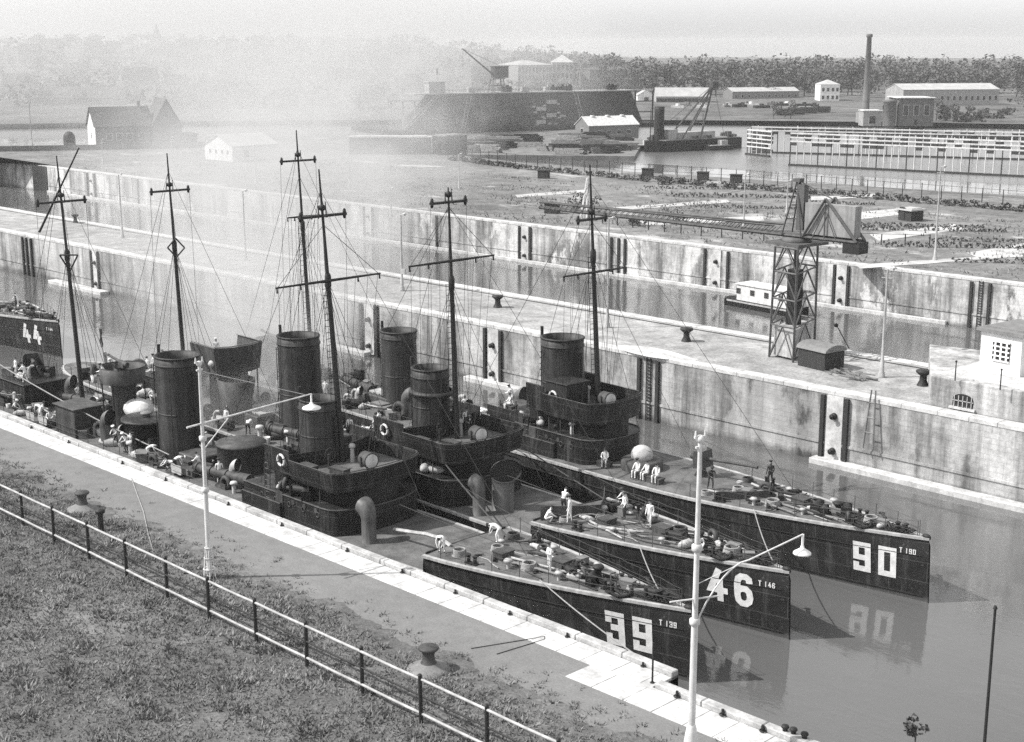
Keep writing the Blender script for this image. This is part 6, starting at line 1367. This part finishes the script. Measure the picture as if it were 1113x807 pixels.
for (x0, y0, x1, y1, lab) in ((680, 164, 718, 163, 'low dark lighter moored at the left of the crane ship'), (772, 164, 797, 163, 'small dark lighter moored beside the crane ship')):
    s0_, s1_ = gp(x0, y0, -6), gp(x1, y1, -6); e_ = s1_ - s0_; l_ = e_.length; t = thing('lighter', lab, 'barge', s0_, math.atan2(e_.y, e_.x)); mb = MB(); mb.prism([(-1, 2), (0, 0), (l_, 0), (l_ + .8, 2), (l_, 4.4), (0, 4.4)], -1, 1.4); mb.build('hull', HULL, t); mb = MB(); mb.box((l_ / 2, 2.2, 1.45), (l_ * .8, 3, .25)); mb.box((l_ * .7, 2.2, 2.3), (2.4, 2.4, 1.6)); mb.build('deck_load', LIGHTG, t)
# timber rack standing in the water: rows of pale posts with three courses of boards
k = 0
for (xa, ya, xb, yb, yt0, yt1, nb, lab) in ((812, 168, 838, 171, 141, 142, 5, 'short pale timber rack end frame right of the crane ship'), (858, 180, 1180, 196, 147, 152, 3, 'long near row of pale timber posts and boards standing in the water'), (816, 166, 1180, 176, 138, 144, 2, 'long rear row of pale timber posts standing in the water')):
    a, b = gp(xa, ya, -6), gp(xb, yb, -6); e_ = b - a; l_ = e_.length; h0, h1 = hgt(a, yt0), hgt(b, yt1); t = thing('timber_rack', lab, 'timber rack', a, math.atan2(e_.y, e_.x)); n = max(5, min(90, int(l_ / 2.1)))
    for i in range(n + 1): hh_ = h0 + (h1 - h0) * i / n; mb = MB(); mb.cyl((i * l_ / n, 0, -1), (i * l_ / n + rng.uniform(-.15, .15), 0, hh_ + rng.uniform(-.2, .5)), .17, .14, 6); mb.build('post', WHITED if i % 4 else WOODD, t)
    for j in range(nb):
        f_ = (.97 - j * (.16 if nb == 5 else .12)); mb = MB(); mb.box((l_ / 2, 0, (h0 + h1) / 2 * f_), (l_, .5, .35)); o = mb.build('rail', WHITED, t)
        if j == 0: mb = MB(); mb.box((0, 0, 0), (l_ / n * .8, 1.0, .8)); BRD = mb.mesh('stacked_board', WOODD)
        for i in range(n):
            if rng.random() < (.55 if nb < 5 else .8): piece(BRD, 'stacked_board', t, ((i + .5) * l_ / n, .3, (h0 + h1) / 2 * f_ - .75))
    mb = MB(); mb.box((l_ / 2, -.4, .25), (l_, 1.0, .5)); mb.build('float_boom', WOODD, t)
mb = MB()
for i in range(40):
    a = gp(840 + i * 8, 141 + i * .35, -6); mb.box((a.x, a.y, -5.2), (rng.uniform(3, 7), 2, rng.uniform(.7, 1.6)), R(45))
tag(mb.build('log_raft', WOODD), 'dark floating timber raft stretching behind the pale timber rack', 'raft')
# ------------------------------------------------------------------ far shore buildings
Z1 = -4.0; G = lambda x, y: gp(x, y, Z1)
p = G(940, 133); h_ = hgt(p, 37); t = thing('factory_chimney', 'tall slender brick chimney beside the pump house', 'chimney', p); mb = MB(); mb.lathe((0, 0, 0), [(2.0, 0), (2.0, 3.5), (1.55, 4), (.95, h_ - 1.4), (1.3, h_ - 1.2), (1.3, h_ - .2), (1.0, h_), (.5, h_), (.5, h_ - 3)], 18); mb.build('shaft', BRICK, t); mb = MB(); mb.box((0, 0, 2), (5.5, 5.5, 4.2)); mb.build('plinth', BRICKL, t)
q0, q1 = G(976, 136), G(1014, 136); wh = hgt(q0, 107)
building('pump_house', 'large brick pump house with pale flat roof next to the chimney', q0, q1, 16, wh, .8, 'flat', BRICK, WHITED, [(x, wh * .55, 2.0, 4) for x in (.2, .5, .8)], (), 'building', None, .5, .8)
p = G(966, 136); h_ = hgt(p, 109); t = thing('round_tower', 'squat round brick tower attached to the pump house', 'tower', p); mb = MB(); mb.lathe((0, 0, 0), [(2.6, -.5), (2.6, h_ - 1), (2.85, h_ - .8), (2.85, h_), (.02, h_ + .4)], 24); mb.build('drum', BRICK, t); mb = MB(); mb.box((-1.6, -1.9, h_ * .72), (.7, .7, 1.4), .9); mb.build('window', GLASS, t)
q0, q1 = G(938, 136), G(958, 136); building('gate_wing', 'low pale wing with an arch left of the round tower', q0, q1, 8, hgt(q0, 121), .3, 'flat', BRICKL, WHITED, [(.5, 2.0, 2.6, 3.0)], (), 'building')
q0, q1 = G(891, 112), G(912, 112); wh = hgt(q0, 92); building('white_villa', 'white two storey villa with hipped roof left of the chimney', q0, q1, 14, wh, hgt(q0, 87) - wh, 'hip', PLASTER, ROOFL, [(x, z, 1.3, 1.9) for x in (.15, .4, .65, .88) for z in (wh * .3, wh * .72)], [(.3, wh * .3, 1.3, 1.9, 1), (.7, wh * .3, 1.3, 1.9, 1), (.3, wh * .72, 1.3, 1.9, 1), (.7, wh * .72, 1.3, 1.9, 1)], 'house')
q0, q1 = G(713, 113), G(772, 113); wh = hgt(q0, 105); building('open_shed', 'long low shed with open columns on the far shore behind the crane ship', q0, q1, 12, wh, hgt(q0, 96) - wh, 'gable', LIGHTG, ROOFL, [(k / 14 + .04, wh * .4, 2.0, wh * .7) for k in range(14)], (), 'shed')
q0, q1 = G(693, 112), G(712, 112); wh = hgt(q0, 104); building('boat_house', 'pale gabled boat house at the left end of the open shed', q0, q1, 14, wh, hgt(q0, 98) - wh, 'cross', PLASTER, ROOFL, [(.5, wh * .45, 2.5, 2.5)], (), 'shed')
q0, q1 = G(796, 110), G(868, 109); wh = hgt(q0, 100); building('long_shed', 'long grey shed with pale roof edge between crane ship and villa', q0, q1, 12, wh, hgt(q0, 96) - wh, 'gable', MIDG, ROOFL, [(k / 10 + .05, wh * .5, 1.4, 1.6) for k in range(10)], (), 'shed')
q0, q1 = G(981, 117), G(1085, 116); wh = hgt(q0, 98); building('long_hall', 'very long low hall with pale roof behind the pump house', q0, q1, 20, wh, hgt(q0, 92) - wh, 'gable', BRICKL, ROOFL, [(k / 16 + .03, wh * .5, 1.5, 2.2) for k in range(16)], (), 'hall')
# barracks beyond the dock
q0, q1 = G(563, 108), G(600, 107); wh = hgt(q0, 71); building('pale_barracks', 'pale three storey barracks behind the floating dock', q0, q1, 22, wh, hgt(q0, 66) - wh, 'hip', BRICKL, ROOFL, [(x / 10 + .05, z * wh, 1.6, 2.8) for x in range(10) for z in (.35, .62, .86)], (), 'building')
q0, q1 = G(600, 106), G(623, 106); wh = hgt(q0, 68); building('barracks_pavilion', 'tall pale corner pavilion of the barracks with steep roof', q0, q1, 26, wh, hgt(q0, 60) - wh, 'hip', BRICKL, ROOFL, [(x / 5 + .1, z * wh, 1.6, 3.2) for x in range(5) for z in (.35, .62, .86)], [(y, z * wh, 1.4, 3, 1) for y in (.2, .4, .6, .8) for z in (.5, .8)], 'building')
q0, q1 = G(641, 105), G(697, 104); wh = hgt(q0, 76); building('dark_barracks', 'dark brick barracks wing right of the pale pavilion', q0, q1, 18, wh, hgt(q0, 73) - wh, 'hip', BRICK, ROOF, [(x / 9 + .05, z * wh, 1.4, 2.4) for x in range(9) for z in (.45, .75)], (), 'building', None, None, .3, [(.85, .5, 3)])
q0, q1 = G(512, 102), G(556, 101); wh = hgt(q0, 72); building('hazy_barracks', 'pale barracks block half hidden by trees left of the main barracks', q0, q1, 18, wh, hgt(q0, 67) - wh, 'hip', BRICK, ROOF, [(x / 7 + .07, z * wh, 1.4, 2.4) for x in range(7) for z in (.5, .8)], (), 'building')
# trains, low clutter on the right shore
for k, (x, y) in enumerate(((853, 126), (866, 125), (879, 124), (893, 123))): q = G(x, y); mb = MB(); mb.box((0, 0, 1.9), (8, 3, 2.4), R(25)); mb.box((0, 0, .6), (7, 2, .8), R(25)); mb.cyl((-2, 0, 3), (-2, 0, 4.2), .3, None, 6); tag(mb.build('goods_wagon', DARK, None, q), 'dark goods wagon in the short train left of the chimney', 'wagon', 'goods wagons left of the chimney')
for k in range(26):
    x, y = rng.uniform(1015, 1113), rng.uniform(121, 134); mb = MB(); crown(mb, (0, 0, 1.5), rng.uniform(2, 5), 2.2, 90, .6, rng, 4); tag(mb.build('shrub', LEAFD, None, G(x, y)), 'dark shrub on the right shore beyond the timber rack', 'shrub', 'shrubs on the right shore')
for k in range(18):
    x, y = rng.uniform(700, 890), rng.uniform(115.5, 119); mb = MB(); mb.box((0, 0, .8), (rng.uniform(3, 9), 3, rng.uniform(1, 2.6)), rng.uniform(.5, 1.2)); mb.box((0, 0, 2), (1.5, 1.5, 1.2)); tag(mb.build('quay_crate', (WHITED, DARK, MIDG)[k % 3], None, G(x, y)), ('pale', 'black', 'grey')[k % 3] + ' stack of goods on the far quay behind the crane ship', 'goods', ('pale', 'black', 'grey') [k % 3] + ' goods on the far quay')
# town on the hazy hillside
def town(x, d, w_, h_, rh, label, wm=BRICKL, rm=ROOFL, roof='gable', group='houses of the hazy town'):
    p = polar(x, d); p.z = hillz(x, d) - 1; r_ = RT * (w_ / 2); return building('town_house', label, p - r_, p + r_, w_ * .7, h_, rh, roof, wm, rm, [(f_, h_ * z, w_ * .07, h_ * .16) for f_ in (.2, .5, .8) for z in (.4, .75)], (), 'house', group)
TL = 'pale house among trees on the hazy hillside beyond the harbour'
for k in range(22): x = 15 + k * 21 + rng.uniform(-8, 8); town(x, rng.uniform(740, 1250), rng.uniform(9, 17), rng.uniform(6, 10), rng.uniform(4, 7), TL, BRICKL, ROOF)
town(215, 720, 34, 4, 9, 'broad roofed hall at the foot of the hazy hillside', BRICKL, ROOF, 'hip', None); town(75, 760, 44, 4, 5, 'long roofed hall at the foot of the hillside far left', BRICKL, ROOF, 'gable', None)
p = polar(171, 1250); p.z = hillz(171, 1250); hh_ = hgt(p, 24); t = thing('church_spire', 'slender pointed church spire rising above the hazy town', 'church', p); mb = MB(); mb.box((0, 0, hh_ * .24), (7, 7, hh_ * .52), .6); mb.build('tower', BRICKL, t); mb = MB(); mb.lathe((0, 0, 0), [(5.2, hh_ * .5), (3.4, hh_ * .6), (2.0, hh_ * .68), (2.4, hh_ * .7), (.8, hh_ * .86), (.05, hh_)], 8); mb.build('spire', ROOF, t); mb = MB(); mb.box((12, 6, hh_ * .14), (18, 10, hh_ * .3), .6); mb.build('nave', BRICK, t)
# ------------------------------------------------------------------ air: haze over everything, smoke from the boats
def volume(name, dens, colr, aniso, dims, loc, rz=0, shader=None):
    mb = MB(); mb.box((dims[0] / 2 if shader else 0, 0, dims[2] / 2 if shader else 0), dims); m = bpy.data.materials.new(name); m.use_nodes = True; nt = m.node_tree
    for n in list(nt.nodes):
        if n.type == 'BSDF_PRINCIPLED': nt.nodes.remove(n)
    pv = N(nt, 'ShaderNodeVolumePrincipled'); pv.inputs['Color'].default_value = (colr, colr, colr, 1); pv.inputs['Anisotropy'].default_value = aniso; pv.inputs['Density'].default_value = dens
    out = next(n for n in nt.nodes if n.type == 'OUTPUT_MATERIAL'); nt.links.new(pv.outputs[0], out.inputs['Volume'])
    if shader: nt.links.new(shader(nt), pv.inputs['Density'])
    o = mb.build(name, m, None, loc, rz); o['kind'] = 'stuff'; return o
HAZE_D = .00013
volume('haze', HAZE_D, .99, .0, (8600, 6600, 60), (-1100, 1400, -7 + 30))
def plume(sp, s0, w0, w1, lift, L_, dd):
    def sh(nt):
        tc = N(nt, 'ShaderNodeTexCoord').outputs['Object']; sx = N(nt, 'ShaderNodeSeparateXYZ'); nt.links.new(tc, sx.inputs[0]); x, y, z = sx.outputs
        n1 = noise_n(nt, tc, sp, 4, .6, (.6, 1, 1.3))
        wd = mapr(nt, x, 0, L_, w0, w1); zc = math_n(nt, 'MULTIPLY', math_n(nt, 'POWER', math_n(nt, 'MAXIMUM', math_n(nt, 'DIVIDE', x, L_), 0.0), .6), lift)
        a = math_n(nt, 'DIVIDE', math_n(nt, 'ADD', y, math_n(nt, 'MULTIPLY', math_n(nt, 'SUBTRACT', n1, .5), wd)), wd); b = math_n(nt, 'DIVIDE', math_n(nt, 'SUBTRACT', z, zc), math_n(nt, 'MULTIPLY', wd, .62))
        r2 = math_n(nt, 'ADD', math_n(nt, 'MULTIPLY', a, a), math_n(nt, 'MULTIPLY', b, b)); f = math_n(nt, 'SUBTRACT', 1.0, r2, clamp=True)
        f = math_n(nt, 'MULTIPLY', f, mapr(nt, n1, .37, .66, .15, 1.45))
        f = math_n(nt, 'MULTIPLY', f, math_n(nt, 'DIVIDE', dd * w0, wd)); f = math_n(nt, 'MULTIPLY', f, mapr(nt, x, 0, 3, 0, 1)); return math_n(nt, 'MULTIPLY', f, mapr(nt, x, L_ * .7, L_, 1, 0))
    return sh
def smoke(src, tgt, *a):
    d = tgt - src; L_ = Vector((d.x, d.y)).length; w1 = a[2]; o = volume('smoke', 0, .96, .1, (L_, w1 * 2.6, a[3] + w1 * .8), src - Vector((0, 0, 2.0)), math.atan2(d.y, d.x), plume(a[0], 0, a[1], w1, a[3], L_, a[4])); return o
smoke(b46.world(51.0, -3.6, 4.6), b46.world(51.0, -3.6, 4.6) + Vector((-172, 128, 0)), .08, 4.6, 56, 11, .165)
smoke(b46.world(47.0, 0, 10.0), b46.world(47.0, 0, 10.0) + Vector((-480, 380, 0)), .045, 2.5, 85, 16, .02)
smoke(polar(215, 500) - Vector((0, 0, 2)), polar(215, 1500), .014, 140, 440, 22, .0055)
